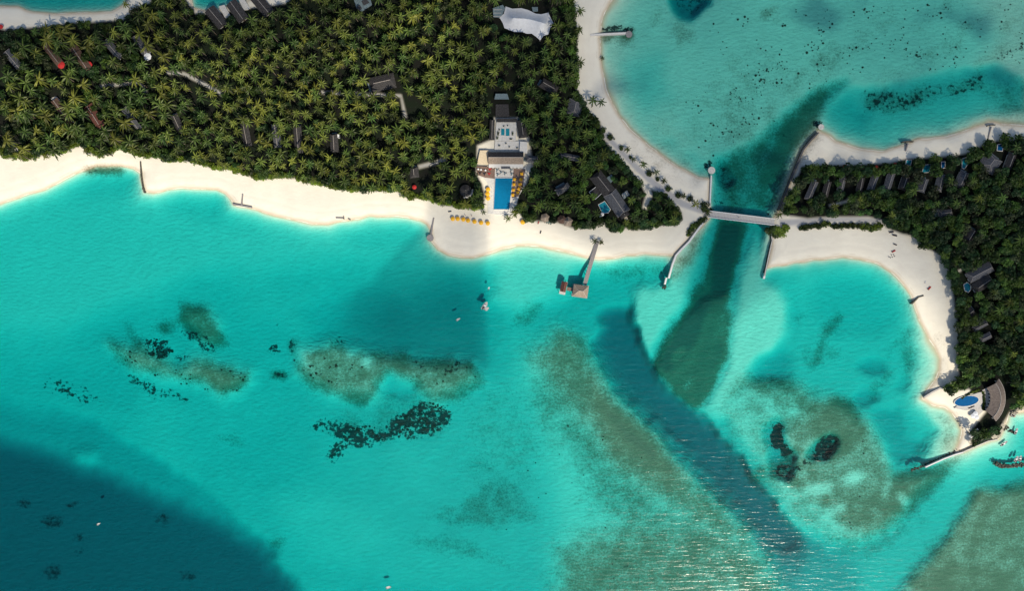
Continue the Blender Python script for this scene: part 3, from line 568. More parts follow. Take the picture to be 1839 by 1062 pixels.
def palm(px, py, label, group=None, h=11.0, sc=1.0, v=None):
    v = random.randrange(len(CROWN_ME)) if v is None else v; g = ground(px, py); p = P3(px, py, g+h*sc); p.z = g+h*sc
    e = empty('coconut_palm', (p.x, p.y, g), label, 'palm', group); a = random.uniform(0, 6.28)
    c = obj('crown', CROWN_ME[v], e); c.location = (0, 0, h*sc); c.rotation_euler = (random.uniform(-.12, .12), random.uniform(-.12, .12), a); c.scale = (sc,)*3
    t = obj('trunk', TRUNK_ME[random.randrange(3)], e); t.location = (0, 0, h*sc+.1); t.rotation_euler = (0, 0, a+1); t.scale = (sc, sc, h*sc/11.2)
    return e
def tree(px, py, label, group=None, h=6.5, sc=1.0, v=None, sq=1.0):
    v = random.randrange(len(TREE_ME)) if v is None else v; g = ground(px, py); hb = max(h-4.2*sc, .8); p = P3(px, py, g+hb+2*sc)
    e = empty('broadleaf_tree', (p.x, p.y, g), label, 'tree', group); a = random.uniform(0, 6.28)
    c = obj('crown', TREE_ME[v], e); c.location = (0, 0, hb); c.rotation_euler = (0, 0, a); c.scale = (sc, sc*sq, sc)
    t = obj('trunk', TTRUNK, e); t.location = (0, 0, hb); t.rotation_euler = (0, 0, a); t.scale = (sc, sc, max(hb/4.0, .3)+.1)
    return e
def shrub(px, py, label, group=None, sc=1.0, v=0, sx=1.0, rz=None):
    g = ground(px, py); p = P3(px, py, g+1)
    e = empty('beach_shrub', (p.x, p.y, g-.15), label, 'shrub', group); a = random.uniform(0, 6.28) if rz is None else rz
    c = obj('leaves', SHRUB_ME[v], e); c.rotation_euler = (0, 0, a); c.scale = (sc*sx, sc, sc)
    t = obj('stem', SSTEM, e); t.rotation_euler = (0, 0, a); t.scale = (sc,)*3
    return e
# clearings: (polygon in photo pixels, margin)
CLEAR = []
def clear(poly, m=2): CLEAR.append((np.array(poly, float), m))
def rect_px(x0, y0, x1, y1, wd_):
    dx, dy = x1-x0, y1-y0; L = math.hypot(dx, dy); nx_, ny_ = -dy/L*wd_/2, dx/L*wd_/2
    return [(x0+nx_, y0+ny_), (x1+nx_, y1+ny_), (x1-nx_, y1-ny_), (x0-nx_, y0-ny_)]
VILLAS = [ # ridge x0,y0,x1,y1,width,roof,label
 (8,90,36,124,13,'thatch_grey','leftmost grey-brown roofed villa half hidden under palms near the left frame edge'),
 (78,78,106,114,14,'thatch_brown','villa with a brown ridge roof ending at the bright red parasol'),
 (128,82,158,126,15,'thatch_brown','brown roofed villa ending at the dark red parasol'),
 (187,70,214,102,13,'thatch_grey','slim grey roofed villa between the dark red parasol and the white parasol'),
 (240,62,262,96,15,'thatch_grey','grey roofed villa ending at the white parasol'),
 (94,178,124,219,13,'thatch_brown','brown ridge roof with a small white terrace at its upper end'),
 (155,188,180,227,17,'red_roof','reddish brown roofed villa nearest the left beach'),
 (219,194,248,232,12,'thatch_grey','grey roofed villa with a pale upper edge right of the reddish brown one'),
 (436,220,444,262,14,'thatch_dark','dark roofed villa under palms above the T shaped groyne'),
 (492,222,498,264,13,'thatch_grey','dark villa with a pale ridge line in the middle of the palm belt'),
 (532,226,536,274,14,'thatch_dark','dark slate roofed villa right of the pale ridged one'),
 (598,240,600,272,14,'thatch_dark','dark villa behind a small white terrace in the palm belt'),
 (310,205,324,236,13,'thatch_dark','dark villa roof deep among the palms left of centre'),
 (664,152,708,142,28,'thatch_dark','big dark slate roof in a gap deep in the palm grove'),
 (742,300,744,318,16,'thatch_dark','dark roofed hut beside the pale sandy clearing'),
 (972,146,1000,162,18,'thatch_dark','dark roof among the palms right of the arrival pavilion'),
 (1036,178,1030,206,26,'thatch_grey','dark house with a pale hip line beside the curving beach'),
 (1006,278,1040,284,10,'thatch_grey','narrow grey roof under palms left of the beach path'),
 (1008,334,1014,344,28,'thatch_grey','rounded grey roof in the woods left of the long L shaped building'),
 (1466,325,1452,358,12,'thatch_grey','first grey roofed villa from the left in the row behind the upper beach'),
 (1490,325,1483,352,11,'thatch_dark','second villa roof from the left in the row behind the upper beach'),
 (1517,316,1510,346,11,'thatch_grey','third villa roof from the left in the row behind the upper beach'),
 (1550,318,1545,344,10,'thatch_dark','fourth villa roof from the left, in line with the second red parasol'),
 (1575,314,1565,342,12,'thatch_grey','fifth villa roof from the left, in line with the third red parasol'),
 (1604,310,1594,342,13,'thatch_grey','sixth villa roof from the left, directly behind the fourth red parasol'),
 (1630,316,1622,340,13,'thatch_dark','villa behind the small teal plunge pool under the trees'),
 (1664,320,1656,344,14,'thatch_grey','villa behind the turquoise plunge pool left of centre of the row'),
 (1694,312,1687,343,12,'thatch_grey','villa behind the narrow blue plunge pool'),
 (1736,308,1724,335,17,'thatch_grey','grey roofed villa behind the crescent edged plunge pool'),
 (1790,280,1772,304,34,'thatch_grey','largest grey villa roof at the right end of the row'),
 (1822,276,1812,302,14,'thatch_dark','last dark villa roof by the right frame edge'),
 (1752,412,1738,434,16,'thatch_dark','dark roofed villa in the right island woods above the crossed ridge villa'),
 (1784,478,1742,500,20,'thatch_grey','large grey roof with a pale ridge beside the round pool'),
 (1782,500,1752,520,20,'thatch_dark','dark roof joining the large grey one beside the round pool'),
 (1750,556,1738,566,18,'thatch_dark','dark roof set back from the right beach below the round pool'),
 (1775,580,1752,592,9,'thatch_grey','slim grey roof with pale ridge deep in the right island woods'),
 (1782,602,1764,611,11,'thatch_grey','short pale ridged roof low in the right island woods'),
 (1690,384,1712,381,12,'thatch_grey','small bluish grey roof alone in the upper right island woods'),
]
for v in VILLAS: clear(rect_px(*v[:4], v[4]*(.4 if v[0] < 320 else .6 if v[0] < 640 else .8)), 0 if v[0] < 1400 else 1)
clear([(1056,336),(1062,312),(1085,305),(1110,345),(1130,385),(1118,396),(1096,372),(1074,350)], 2); clear([(1072,362),(1092,358),(1098,380),(1078,385)], 2)
clear([(1085,308),(1098,318),(1092,328),(1082,318)], 1); clear([(1114,350),(1130,336),(1134,345),(1120,360)],1)
clear([(886,158),(918,158),(932,212),(930,250),(950,252),(958,300),(944,330),(934,352),(925,380),(872,380),(872,350),(866,330),(856,312),(856,262),(886,248)], 1)
clear([(905,8),(950,14),(985,20),(994,42),(984,64),(970,72),(945,62),(900,50),(896,30)], 3); clear([(884,12),(906,6),(908,30),(886,32)], 1)
clear([(355,-20),(366,16),(388,46),(408,42),(404,32),(413,30),(425,36),(447,32),(444,18),(455,16),(468,26),(492,18),(480,-20)], 0)
clear([(632,-10),(668,-10),(670,8),(650,22),(636,14)], 1); clear([(822,338),(838,330),(850,342),(842,356),(826,356)], 3); clear([(752,300),(760,290),(782,295),(770,312),(758,318)], 2); clear([(736,328),(752,328),(752,346),(738,346)], 0)
clear([(1000,395),(1010,388),(1030,385),(1026,404),(1018,410)], 1); clear([(966,392),(990,388),(992,400),(970,402)], 0)
clear([(96,110),(112,106),(116,122),(100,124)], 0); clear([(150,112),(168,110),(170,122),(152,124)], 0); clear([(256,94),(274,94),(274,112),(258,112)], 0)
clear([(90,172),(106,172),(108,184),(92,186)], 0); clear([(590,236),(610,236),(610,250),(590,250)], 1)
clear([(1712,712),(1740,702),(1764,700),(1770,690),(1805,684),(1815,720),(1800,756),(1764,770),(1735,740),(1712,735)], 2)
clear([(1728,508),(1745,508),(1746,528),(1730,530)], 3); clear([(1790,255),(1806,255),(1804,274),(1790,274)], 2); clear([(1726,282),(1742,280),(1742,302),(1724,304)], 2)
clear([(1656,296),(1672,292),(1670,312),(1656,312)], 2); clear([(1626,286),(1638,286),(1638,298),(1626,298)], 1); clear([(1690,290),(1700,288),(1700,302),(1690,302)], 0)
clear([(0,262),(0,100),(-10,100)], 0)
for pp, pw in (([(1072,228),(1100,256),(1140,298),(1180,334),(1225,366),(1272,383)],12),([(1158,330),(1166,350),(1158,375)],9),([(300,130),(330,132),(375,155),(400,170)],6),([(180,155),(250,148),(262,165)],5),([(1490,370),(1520,362),(1525,358)],6),([(714,140),(725,172),(728,210)],9),([(1470,396),(1590,396)],8)):
    clear(strip(pp, pw), 0)
def allowed(x, y, m=0):
    a = np.array([x], float); b_ = np.array([y], float)
    for p, q in CLEAR:
        if p[:, 0].min()-30 < x < p[:, 0].max()+30 and p[:, 1].min()-30 < y < p[:, 1].max()+30:
            if sdf(p, a, b_)[0] < q+m: return False
    return True
def scatter(polys, dmin, inset, m, jit=0.5, seed=1, bounds=(-60, -60, 1900, 1120)):
    r = np.random.default_rng(seed); x0, y0, x1, y1 = bounds; out = []
    sp_ = dmin; row = 0; pts = []
    yy = y0
    while yy < y1:
        xx = x0+(row % 2)*sp_/2
        while xx < x1:
            pts.append((xx+r.uniform(-1, 1)*sp_*jit, yy+r.uniform(-1, 1)*sp_*jit)); xx += sp_
        yy += sp_*.87; row += 1
    pts = np.array(pts); d = np.min([sdf(p, pts[:, 0], pts[:, 1]) for p in polys], 0)
    return [(x, y, dd) for (x, y), dd in zip(pts[d < -inset], d[d < -inset]) if allowed(x, y, m)]
def zone(x, y):
    if x > 1380: return 'r'
    if x > 876: return 'm'
    return 'l'
PZ = {'l': ('coconut palm in the dense sunlit grove behind the long left beach', 'palms of the left grove'),
      'm': ('coconut palm in the shaded woods between the pool terrace and the curving upper beach', 'palms right of the pool terrace'),
      'r': ('palm rising out of the mixed woods of the right island', 'palms of the right island')}
TZ = {'l': ('dark green broadleaf tree under the palms of the left grove', 'broadleaf trees of the left grove'),
      'm': ('dark broadleaf tree in the woods between the pool and the bridge', 'broadleaf trees between pool and bridge'),
      'r': ('rounded broadleaf tree in the dense woods of the right island', 'broadleaf trees of the right island')}
def merge(name, lib, items, mat_, label, cat):
    Vs = []; Fs = []; Cs = []; off = 0
    for (x, y, z, a, sc, v, dim) in items:
        V0, F0, C0 = lib[v]; ca, sa = math.cos(a)*sc, math.sin(a)*sc
        V1 = np.stack([V0[:, 0]*ca-V0[:, 1]*sa+x, V0[:, 0]*sa+V0[:, 1]*ca+y, V0[:, 2]*sc+z], -1)
        Cq = C0.copy(); Cq[:, :3] *= dim; Vs.append(V1); Fs.append(F0+off); Cs.append(Cq); off += len(V0)
    o = obj(name, mesh_np(name, np.concatenate(Vs), np.concatenate(Fs), mat_, np.concatenate(Cs)))
    return tag(o, label, cat, kind='stuff')
# palms
pal = scatter([FM], 17.0, 6, 3.5, .55, 5, (-40, -40, 1260, 440))
pal = [(x, y, d) for x, y, d in pal if not (x < 300 and random.random() < .35)]
pal = [(x, y, d) for x, y, d in pal if not (x > 1050 and y > 300 and random.random() < .5)]
pal += [(x, y, d) for x, y, d in scatter([FR], 26, 8, 7, .48, 6, (1390, 240, 1880, 800)) if random.random() < .42]
def sizefn(x, y): return random.choice((random.uniform(.55, .8), random.uniform(.75, 1.0), random.uniform(.95, 1.15)))*(1.3 if x < 300 else 1.0)
pal = [(x, y, d, sizefn(x, y)) for x, y, d in pal if -20 < x < 1860]
pal.sort(key=lambda t: -t[3]-(.02 if t[0] < 0 else 0)); 
far = []
for i, (x, y, d, sc) in enumerate(pal):
    z = zone(x, y); v = random.choice((0, 1, 2, 2, 3, 3, 4, 5, 6, 7)) if z == 'l' else random.choice((0, 0, 1, 6, 6, 2, 3))  # darker crowns beyond the left grove: cloud shade put into leaf colour
    if x < 300 and random.random() < .5: v = random.choice((0, 1, 5, 6))
    h = random.uniform(9, 13)
    inframe = 0 <= x <= 1839 and y >= 0
    if i < 300 and inframe:
        tone = ('yellow green' if v in (4, 5, 7) else 'mid green' if v in (2, 3) else 'dark green')+(' big' if sc > 1.1 else ''); where = place(x, y)
        if x < 876: where = ('deep inland ' if y < 110 else 'mid grove ' if y < 210 else 'near the sand ')+where
        elif x > 1390: where = 'in the mixed woods '+where
        palm(x, y, '%s coconut palm %s' % (tone, where), PZ[z][1], h=h/sc, sc=sc, v=v)
    else:
        g = ground(x, y); p = P3(x, y, g+h); far.append((p.x, p.y, g+h, random.uniform(0, 6.28), sc, v, random.uniform(.45, 1.3)))
merge('palm_grove', CROWN, far, LEAF, 'remaining crowns of the coconut palm grove covering the islands', None)
tm = trunk_mesh(11, .8, n=4, seg=2); tv = np.array(tm.v); tf = np.array([f for f in tm.f if len(f) == 4]); tc = np.full((len(tv), 4), .12)
merge('palm_grove_trunks', [(tv, tf, tc)], [(a[0], a[1], a[2], a[3], 1, 0, 1) for a in far], M['trunk'], 'grey trunks standing below the crowns of the coconut palm grove', None)
# broadleaf understorey and woods
und = scatter([FM], 15, 4, 5, .45, 8, (-40, -40, 1260, 440)); und = [(x, y, d, random.uniform(.62, 1.0), random.uniform(3.8, 6.5)) for x, y, d in und]
und = [u for u in und if u[0] < 260 or u[0] > 1060 or u[2] > -14 or random.random() < .34]
wo = scatter([FR], 15, 5, 4, .42, 9, (1390, 235, 1890, 810)); wo = [(x, y, d, random.uniform(.75, 1.25), random.uniform(6, 9.5)) for x, y, d in wo]
rw = [u for u in wo]; lw = [u for u in und]
big = sorted([u for u in rw+lw if 0 < u[0] < 1839 and u[1] > 0], key=lambda u: -u[3]*(1.0 if u[0] > 1380 else .95))[:225]
bigs = set(id(u) for u in big); rest = []
for u in rw+lw:
    x, y, d, sc, h = u; z = zone(x, y); v = random.randrange(8)
    if id(u) in bigs:
        where = ('under the palms ' if z == 'l' else 'in the woods ')+place(x, y)+(', frame edge side' if x > 1770 else '')
        tree(x, y, ('bright leaved' if v % 5 in (1, 3) else 'dark leaved')+(' broad' if sc > 1.1 else ' small')+' tree '+where, TZ[z][1], h=h, sc=sc, v=v)
    else:
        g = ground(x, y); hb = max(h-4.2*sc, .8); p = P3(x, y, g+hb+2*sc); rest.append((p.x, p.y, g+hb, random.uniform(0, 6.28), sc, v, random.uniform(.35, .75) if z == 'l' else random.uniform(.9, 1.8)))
merge('woodland', TREE, rest, LEAF, 'remaining dark broadleaf crowns filling the woods of both islands', None)
# boundary trees
def edge_points(poly, step, off, lo, hi):
    out = []; poly = [p for p in poly]
    for i in range(lo, hi):
        a, b_ = poly[i], poly[i+1]; L = math.hypot(b_[0]-a[0], b_[1]-a[1]); n = max(1, int(round(L/step)))
        for k in range(n):
            t = (k+.5)/n; nx_, ny_ = -(b_[1]-a[1])/L, (b_[0]-a[0])/L; out.append((a[0]+(b_[0]-a[0])*t+nx_*off, a[1]+(b_[1]-a[1])*t+ny_*off))
    return out
i0 = FM.index((0,270)); i1 = FM.index((869,370))
for q, (x, y) in enumerate(edge_points(FM, 9, -3, i0, i1)):
    if x < 700 or random.random() < .8: shrub(x, y+random.uniform(-3, 1), 'bright green beach shrub in the sand fringe '+place(x, y), 'fringe shrubs of the left beach', sc=random.uniform(.9, 1.5), v=random.choice((0, 1, 2, 3, 3)))
i0 = FM.index((926,372)); i1 = FM.index((1030,-160))
for q, (x, y) in enumerate(edge_points(FM, 12, -5, i0, i1)):
    if y > -20 and allowed(x, y, 0): tree(x, y, 'dark rounded tree at the sand edge '+place(x, y), 'edge trees right of the pool', h=5, sc=random.uniform(.62, .95), v=random.choice((0, 1, 2, 3)))
i0 = FR.index((1590,409)) if (1590,409) in FR else 0
tips = [(1410,375,.9),(1422,350,.9),(1436,325,1.0),(1452,306,1.35),(1480,306,1.15),(1505,305,1.0),(1532,306,1.1),(1562,304,1.0),(1590,302,.95),(1618,296,.85),(1651,291,1.05),(1679,289,1.05),(1712,286,1.25),(1748,276,1.25),(1775,264,1.2),(1806,252,1.2),(1832,252,1.1),
 (1640,415,.9),(1663,436,1.2),(1688,448,1.0),(1702,470,1.3),(1712,492,1.1),(1716,512,.9),(1722,534,.85),(1722,550,1.1),(1730,582,1.1),(1730,606,1.0),(1731,630,1.1),(1736,658,1.1),(1722,688,1.2),(1706,700,1.1),(1775,778,.8),(1762,788,.7),(1790,770,.8),(1750,795,.55)]
for k, (x, y, sc) in enumerate(tips):
    tree(x, y, 'large round dark green clump tree at the beach edge '+place(x, y), 'clump trees along the right island beaches', h=5.2, sc=sc*1.05, v=random.choice((0, 1, 3, 2)))
    tree(x+random.uniform(-7, 7), y+random.uniform(4, 14)*(1 if y < 300 else .4)+0, 'dark tree just behind the beach edge clumps '+place(x, y), 'second row trees of the right island', h=6.5, sc=sc*.9, v=random.choice((0, 1, 2)))
# garden shrubs and palms along the paths, one by one
for x, y, sc, sx, rz, lab in ((1085,233,1.0,1,0,'round dark bush at the top end of the beach path'),(1098,247,1.0,1.5,-.8,'long oval bush, second from the top beside the beach path'),(1117,265,.9,1,0,'small bush touching a palm in the upper middle of the beach path'),
  (1133,282,.6,1,0,'tiny bush left of the small palm beside the beach path'),(1168,311,1.1,1.3,-.3,'dark oval bush beside the palm halfway down the beach path'),(1182,321,.8,1,0,'small round bush below the dark oval one by the path'),
  (1202,339,1.0,1.3,-.5,'oval bush on the sand three quarters down the beach path'),(1220,351,1.0,1.4,-.6,'oval bush next to a small palm near the bridge end of the path'),(1241,358,1.0,1.3,-1.1,'narrow upright bush beside the brown tipped palm'),
  (1267,371,1.8,1,0,'big round bush at the head of the thin jetty by the bridge'),(1278,378,.9,1,0,'low bush at the upper corner of the bridge entrance')):
    shrub(x, y, lab, sc=sc, v=4, sx=sx, rz=rz)
def hedge(pts, wid, label, bright=False, n=None):
    e = empty('hedge', (*P(pts[0][0], pts[0][1], 1), ground(*pts[0])), label, 'hedge'); Vs = []; Fs = []; Cs = []; off = 0; L = 0
    tot = sum(math.hypot(pts[i+1][0]-pts[i][0], pts[i+1][1]-pts[i][1]) for i in range(len(pts)-1)); k = int(tot/(wid*.30))
    for j in range(k+1):
        t = j/k*tot; i = 0
        while i < len(pts)-2 and t > math.hypot(pts[i+1][0]-pts[i][0], pts[i+1][1]-pts[i][1]): t -= math.hypot(pts[i+1][0]-pts[i][0], pts[i+1][1]-pts[i][1]); i += 1
        q = min(1, t/math.hypot(pts[i+1][0]-pts[i][0], pts[i+1][1]-pts[i][1])); x = pts[i][0]+(pts[i+1][0]-pts[i][0])*q; y = pts[i][1]+(pts[i+1][1]-pts[i][1])*q
        lib = SHRUB[random.choice((4, 5, 6, 4, 0) if not bright else (0, 1, 4, 5))]; sc = wid*S/2/2.5*random.uniform(.8, 1.05); a = random.uniform(0, 6.28)
        g = ground(x, y); p = P3(x, y, g+1); V0, F0, C0 = lib
        V1 = np.stack([(V0[:, 0]*math.cos(a)-V0[:, 1]*math.sin(a))*sc+p.x, (V0[:, 0]*math.sin(a)+V0[:, 1]*math.cos(a))*sc+p.y, V0[:, 2]*min(sc, 1.2)+g-.1], -1)-np.array(e.location)
        Vs.append(V1); Fs.append(F0+off); Cs.append(C0); off += len(V0)
    obj('leaves', mesh_np('hedge_leaves', np.concatenate(Vs), np.concatenate(Fs), LEAF, np.concatenate(Cs)), e)
    m = MB()
    for i, p in enumerate(pts):
        g = ground(*p); q = Vector((*P(p[0], p[1], 1), g))-e.location; m.tube([q+Vector((0, 0, -.4)), q+Vector((.2, .1, .9))], [.1, .05], 5)
    m.build('stem', M['trunk'], e)
hedge([(1236,420),(1244,408),(1256,398),(1266,394)], 13, 'dark curved hedge along the inside of the white channel wall')
hedge([(1384,418),(1396,416),(1408,414)], 26, 'wide dark hedge bed at the right end of the bridge')
hedge([(1440,410),(1455,408),(1472,406),(1486,403)], 14, 'first long flowering hedge on the sand right of the bridge', True)
hedge([(1496,407),(1515,405),(1540,406)], 12, 'second long hedge on the sand right of the bridge', True)
hedge([(1548,406),(1564,410),(1578,408)], 17, 'third, thicker hedge on the sand below the path', True)
hedge([(1728,716),(1745,706),(1760,701)], 5, 'low planting strip between the oval pool and the trees', True)
for x, y, sc, v, lab in ((1127,268,.62,1,'small palm touching a bush in the upper middle of the beach path'),(1138,286,.55,6,'small palm right of the tiny bush beside the beach path'),(1156,295,.75,1,'lone palm on the white sand between path and curving beach'),
   (1179,309,.65,0,'palm rising from the dark oval bush halfway down the path'),(1193,325,.62,1,'small palm right of the small round bush by the path'),(1228,352,.6,2,'palm beside the oval bush near the bridge end of the path'),
   (1250,366,.8,5,'brown tipped palm on the sand near the bridge'),(1272,381,.65,2,'palm over the left end of the bridge'),(1068,433,.6,0,'palm left of the landward end of the long pier'),(1080,435,.55,3,'palm right of the landward end of the long pier'),
   (1082,104,.42,0,'tiny palm standing alone at the waterline of the curving beach'),(1080,183,.8,0,'palm leaning out over the curving beach at the sand edge'),(1065,180,.95,6,'palm left of the one leaning over the curving beach'),(1042,18,.9,1,'palm breaking the tree line at the top of the curving beach'),
   (1040,52,.85,2,'palm at the tree line opposite the round headed jetty'),(1042,112,.95,1,'large palm at the tree line below the round headed jetty'),(868,381,.5,0,'tiny palm on the sand by the row of yellow parasols'),(912,392,.7,2,'palm at the left corner of the woods below the pool'),(925,382,.9,3,'leaning palm overhanging the sand right of the pool'),
   (80,281,.6,5,'small reddish palm in a gap of the left beach fringe'),(152,271,.5,5,'brown fronded palm low in the left beach fringe'),(548,326,.6,3,'palm hanging over the sand from the middle of the left beach fringe'),(224,6,.75,4,'yellow palm alone on the sand at the top left lagoon'),
   (1400,386,.7,2,'palm over the right end of the bridge'),(1500,370,.9,3,'palm beside the pale sandy lane of the right island'),(1480,399,.5,2,'small palm on the first long hedge'),(1512,410,.45,0,'small dark palm on the second long hedge')):
    palm(x, y, lab, h=9 if sc > .7 else 6.5, sc=sc, v=v)
# ---------------------------------------------------------------- buildings
def world_rect(x0, y0, x1, y1, wpx, h):
    a = P3(x0, y0, h); b_ = P3(x1, y1, h); c = (a+b_)/2; d = b_-a
    return c, d.length, wpx*S*(H-h)/H, math.atan2(d.y, d.x)
def gable(L, W, z0, z1, hip=.25, over=.5, th=.22):
    """closed hipped or gabled roof shell centred at origin"""
    m = MB(); l = L/2+over; w_ = W/2+over; r = l-hip*W
    for s in (0, -th):
        pass
    o_ = [(-l,-w_,z0),(l,-w_,z0),(l,w_,z0),(-l,w_,z0),(-r,0,z1),(r,0,z1)]
    i_ = [(x, y, z-th) for x, y, z in o_]
    m.add(o_+i_, [(0,1,5,4),(2,3,4,5),(1,2,5),(3,0,4),(7,6,10,11),(9,8,11,10)[::1],(8,7,11),(6,9,10),(0,6,7,1),(1,7,8,2),(2,8,9,3),(3,9,6,0)])
    return m, r
def villa(x0, y0, x1, y1, wpx, roofm, label, wall_h=2.8, hip=.3, rise=None, group=None, cat='house', deck=True):
    g = ground((x0+x1)/2, (y0+y1)/2); c, L, W, rz = world_rect(x0, y0, x1, y1, wpx*.92, g+4.5)
    rise = rise or min(2.6, W*.38); e = empty('villa', (c.x, c.y, g), label, cat, group, rz)
    wl = MB().box((0, 0, wall_h/2-.1), (L-1.2, W-1.2, wall_h+.2)).build('wall', M['plaster'], e)
    for sx in (-1, 1):
        for k in range(2):
            MB().box((sx*(L/4)*(.5+k*.5), (W-1.2)/2*sx, 1.5), (1.3, .10, 1.3)).build('window', M['glass'], e)
    MB().box(((L-1.2)/2, 0, 1.05), (.12, 1.1, 2.1)).build('door', M['door'], e)
    m, r = gable(L-.6, W-.3, wall_h-.1, wall_h+rise, hip); rf = m.build('roof', M[roofm], e)
    MB().tube([(-r, 0, wall_h+rise+.02), (r, 0, wall_h+rise+.02)], .16, 5).build('ridge_cap', M['ridge'], rf)
    for hx, hy in ((1,1),(1,-1),(-1,1),(-1,-1)):
        MB().tube([(hx*r, 0, wall_h+rise+.0), (hx*((L-.6)/2+.5), hy*((W-.3)/2+.5), wall_h-.08)], .09, 4).build('hip_cap', M['ridge'] if roofm == 'thatch_grey' else M[roofm], rf)
    # shingle courses standing proud
    cs = MB(); n = max(2, int(W/1.1))
    for sy in (-1, 1):
        for k in range(1, n):
            t = k/n; yy = sy*((W-.3)/2+.5)*(1-t); zz = (wall_h-.1)*(1-t)+(wall_h+rise)*t; hl = ((L-.6)/2+.5)*(1-t)+r*t
            cs.box((0, yy, zz+.03), (2*hl-.1, .10, .07))
    tag(cs.build('shingle_course', M[roofm], rf), kind='stuff')
    if deck: MB().box((-(L-1.2)/2-1.3, 0, .05), (2.4, W*.7, .25)).build('terrace', M['bluewood'], e)
    return e
for v in VILLAS: villa(*v[:7])
for x0,y0,x1,y1,lab in ((374,14,399,44,'first slate roofed water villa from the left at the top lagoon'),(413,2,436,34,'middle slate roofed water villa at the top lagoon'),(452,-14,482,22,'right slate roofed water villa cut by the top frame edge')):
    villa(x0,y0,x1,y1,21,'thatch_dark',lab,group='water villas',hip=.05,rise=1.7,deck=False)
def slab(name, poly, z0, z1, m_, label, cat, h=None, group=None, **k):
    h = z1 if h is None else h; q = [P(x, y, z1) for x, y in poly]; cx = sum(a for a, _ in q)/len(q); cy = sum(b for _, b in q)/len(q)
    o = MB().prism([(a-cx, b-cy) for a, b in q], z0, z1).build(name, M[m_]); o.location = (cx, cy, 0); return tag(o, label, cat, group)
slab('terrace', [(393,11),(403,8),(413,26),(411,31),(404,32)], .3, 2.1, 'concrete', 'pale stone terrace between the first and middle water villas', 'terrace')
slab('terrace', [(426,-6),(436,-6),(449,14),(447,16),(438,18)], .3, 2.1, 'concrete', 'pale stone terrace between the middle and right water villas', 'terrace')
# left grove details
slab('terrace', [(91,176),(101,173),(108,180),(98,186)], 1.6, 2.4, 'concrete', 'small white terrace at the upper end of the brown ridge roof', 'terrace')
slab('terrace', [(594,241),(609,241),(609,247),(594,247)], 1.6, 4.6, 'white', 'small bright white flat roof slab in the palm belt', 'roof slab')
slab('terrace', [(216,192),(226,193),(232,204),(228,205)], 1.6, 2.6, 'concrete', 'pale wedge terrace beside the slim grey roofed villa', 'terrace')
slab('walkway', [(18,258),(24,255),(41,284),(36,286)], 1.5, 1.9, 'concrete', 'pale wooden walk running out of the grove at the far left beach', 'walkway')
slab('walkway', [(36,276),(41,274),(44,284),(38,286)], 1.9, 2.5, 'darkmetal', 'dark covered bench end of the far left beach walk', 'bench')

slab('terrace', [(634,-6),(664,-6),(668,8),(650,20),(640,14)], 1.6, 2.3, 'bluewood', 'blue grey terrace in a gap of the grove at the top frame edge', 'terrace')
slab('skylight', [(649,2),(658,-3),(663,4),(653,9)], 2.3, 2.9, 'darkmetal', 'upper dark square cover on the blue grey terrace at the top edge', 'cover'); slab('skylight', [(640,12),(646,8),(650,14),(645,18)], 2.3, 2.9, 'darkmetal', 'lower small dark cover on the blue grey terrace at the top edge', 'cover')
def parasol(px, py, r, m_, label, group=None, sq=False, h=2.6):
    g = ground(px, py); p = P3(px, py, g+h); e = empty('parasol', (p.x, p.y, g), label, 'parasol', group, random.uniform(0, 1)); n = 4 if sq else 8
    MB().cyl((0, 0, 0), .05, h-.1, 6).build('pole', M['rail'], e); MB().cyl((0, 0, 0), .3, .1, 8).build('base', M['concrete'], e)
    vs = [(0, 0, h)]; R1 = r
    for q, zz in ((.55, h-.32), (1.0, h-.62)):
        for i in range(n): a = 2*math.pi*i/n; vs.append((R1*q*math.cos(a), R1*q*math.sin(a), zz))
    fs = [(0, 1+i, 1+(i+1) % n) for i in range(n)]+[(1+i, 1+n+i, 1+n+(i+1) % n, 1+(i+1) % n) for i in range(n)]
    vs += [(x, y, z-.06) for x, y, z in vs]; k = 1+2*n; fs += [tuple(j+k for j in f[::-1]) for f in fs]; fs += [(1+n+i, 1+n+i+k, 1+n+(i+1) % n+k, 1+n+(i+1) % n) for i in range(n)]
    cn = MB().add(vs, fs).build('canopy', M[m_], e); MB().cyl((0, 0, h-.05), .07, .22, 6, .02).build('finial', M['rail'], e)
    return e
G1 = 'row of yellow parasols on the sand'
N_ = ('first','second','third','fourth','fifth','sixth','seventh')
for i, (x, y) in enumerate(((813,393),(822,393),(832,394),(840.5,396),(852,398),(864,400),(876,401))):
    parasol(x, y, 1.65, 'yellow', 'yellow parasol, %s from the left in the row of seven on the beach' % N_[i], G1)
parasol(939, 399, 1.8, 'yellow', 'lone yellow parasol on the sand under the leaning palm right of the pool')
for i, (x, y) in enumerate(((876.5,340),(875.5,348),(876.5,356))): parasol(x, y, 1.7, 'yellow', 'yellow parasol beside the left edge of the pool, %s from the top' % N_[i], 'yellow parasols left of the pool')
for i, (x, y) in enumerate(((924,322),(923,331),(922,341),(921,350))): parasol(x, y, 1.45, 'yellow', 'yellow square parasol against the right edge of the pool, %s from the top' % N_[i], 'yellow parasols right of the pool', True)
for i, (x, y) in enumerate(((937,312),(935.5,322),(934,331),(932,339),(930,346))): parasol(x, y, 1.45, 'yellow', 'yellow square parasol in the outer row right of the pool, %s from the top' % N_[i], 'outer yellow parasols right of the pool', True)
parasol(109, 116, 2.7, 'redcanvas', 'bright red parasol at the end of the brown roofed villa', h=4); parasol(158, 116, 2.7, 'redcanvas', 'dark red parasol between brown villa and palms, second from left', h=3)
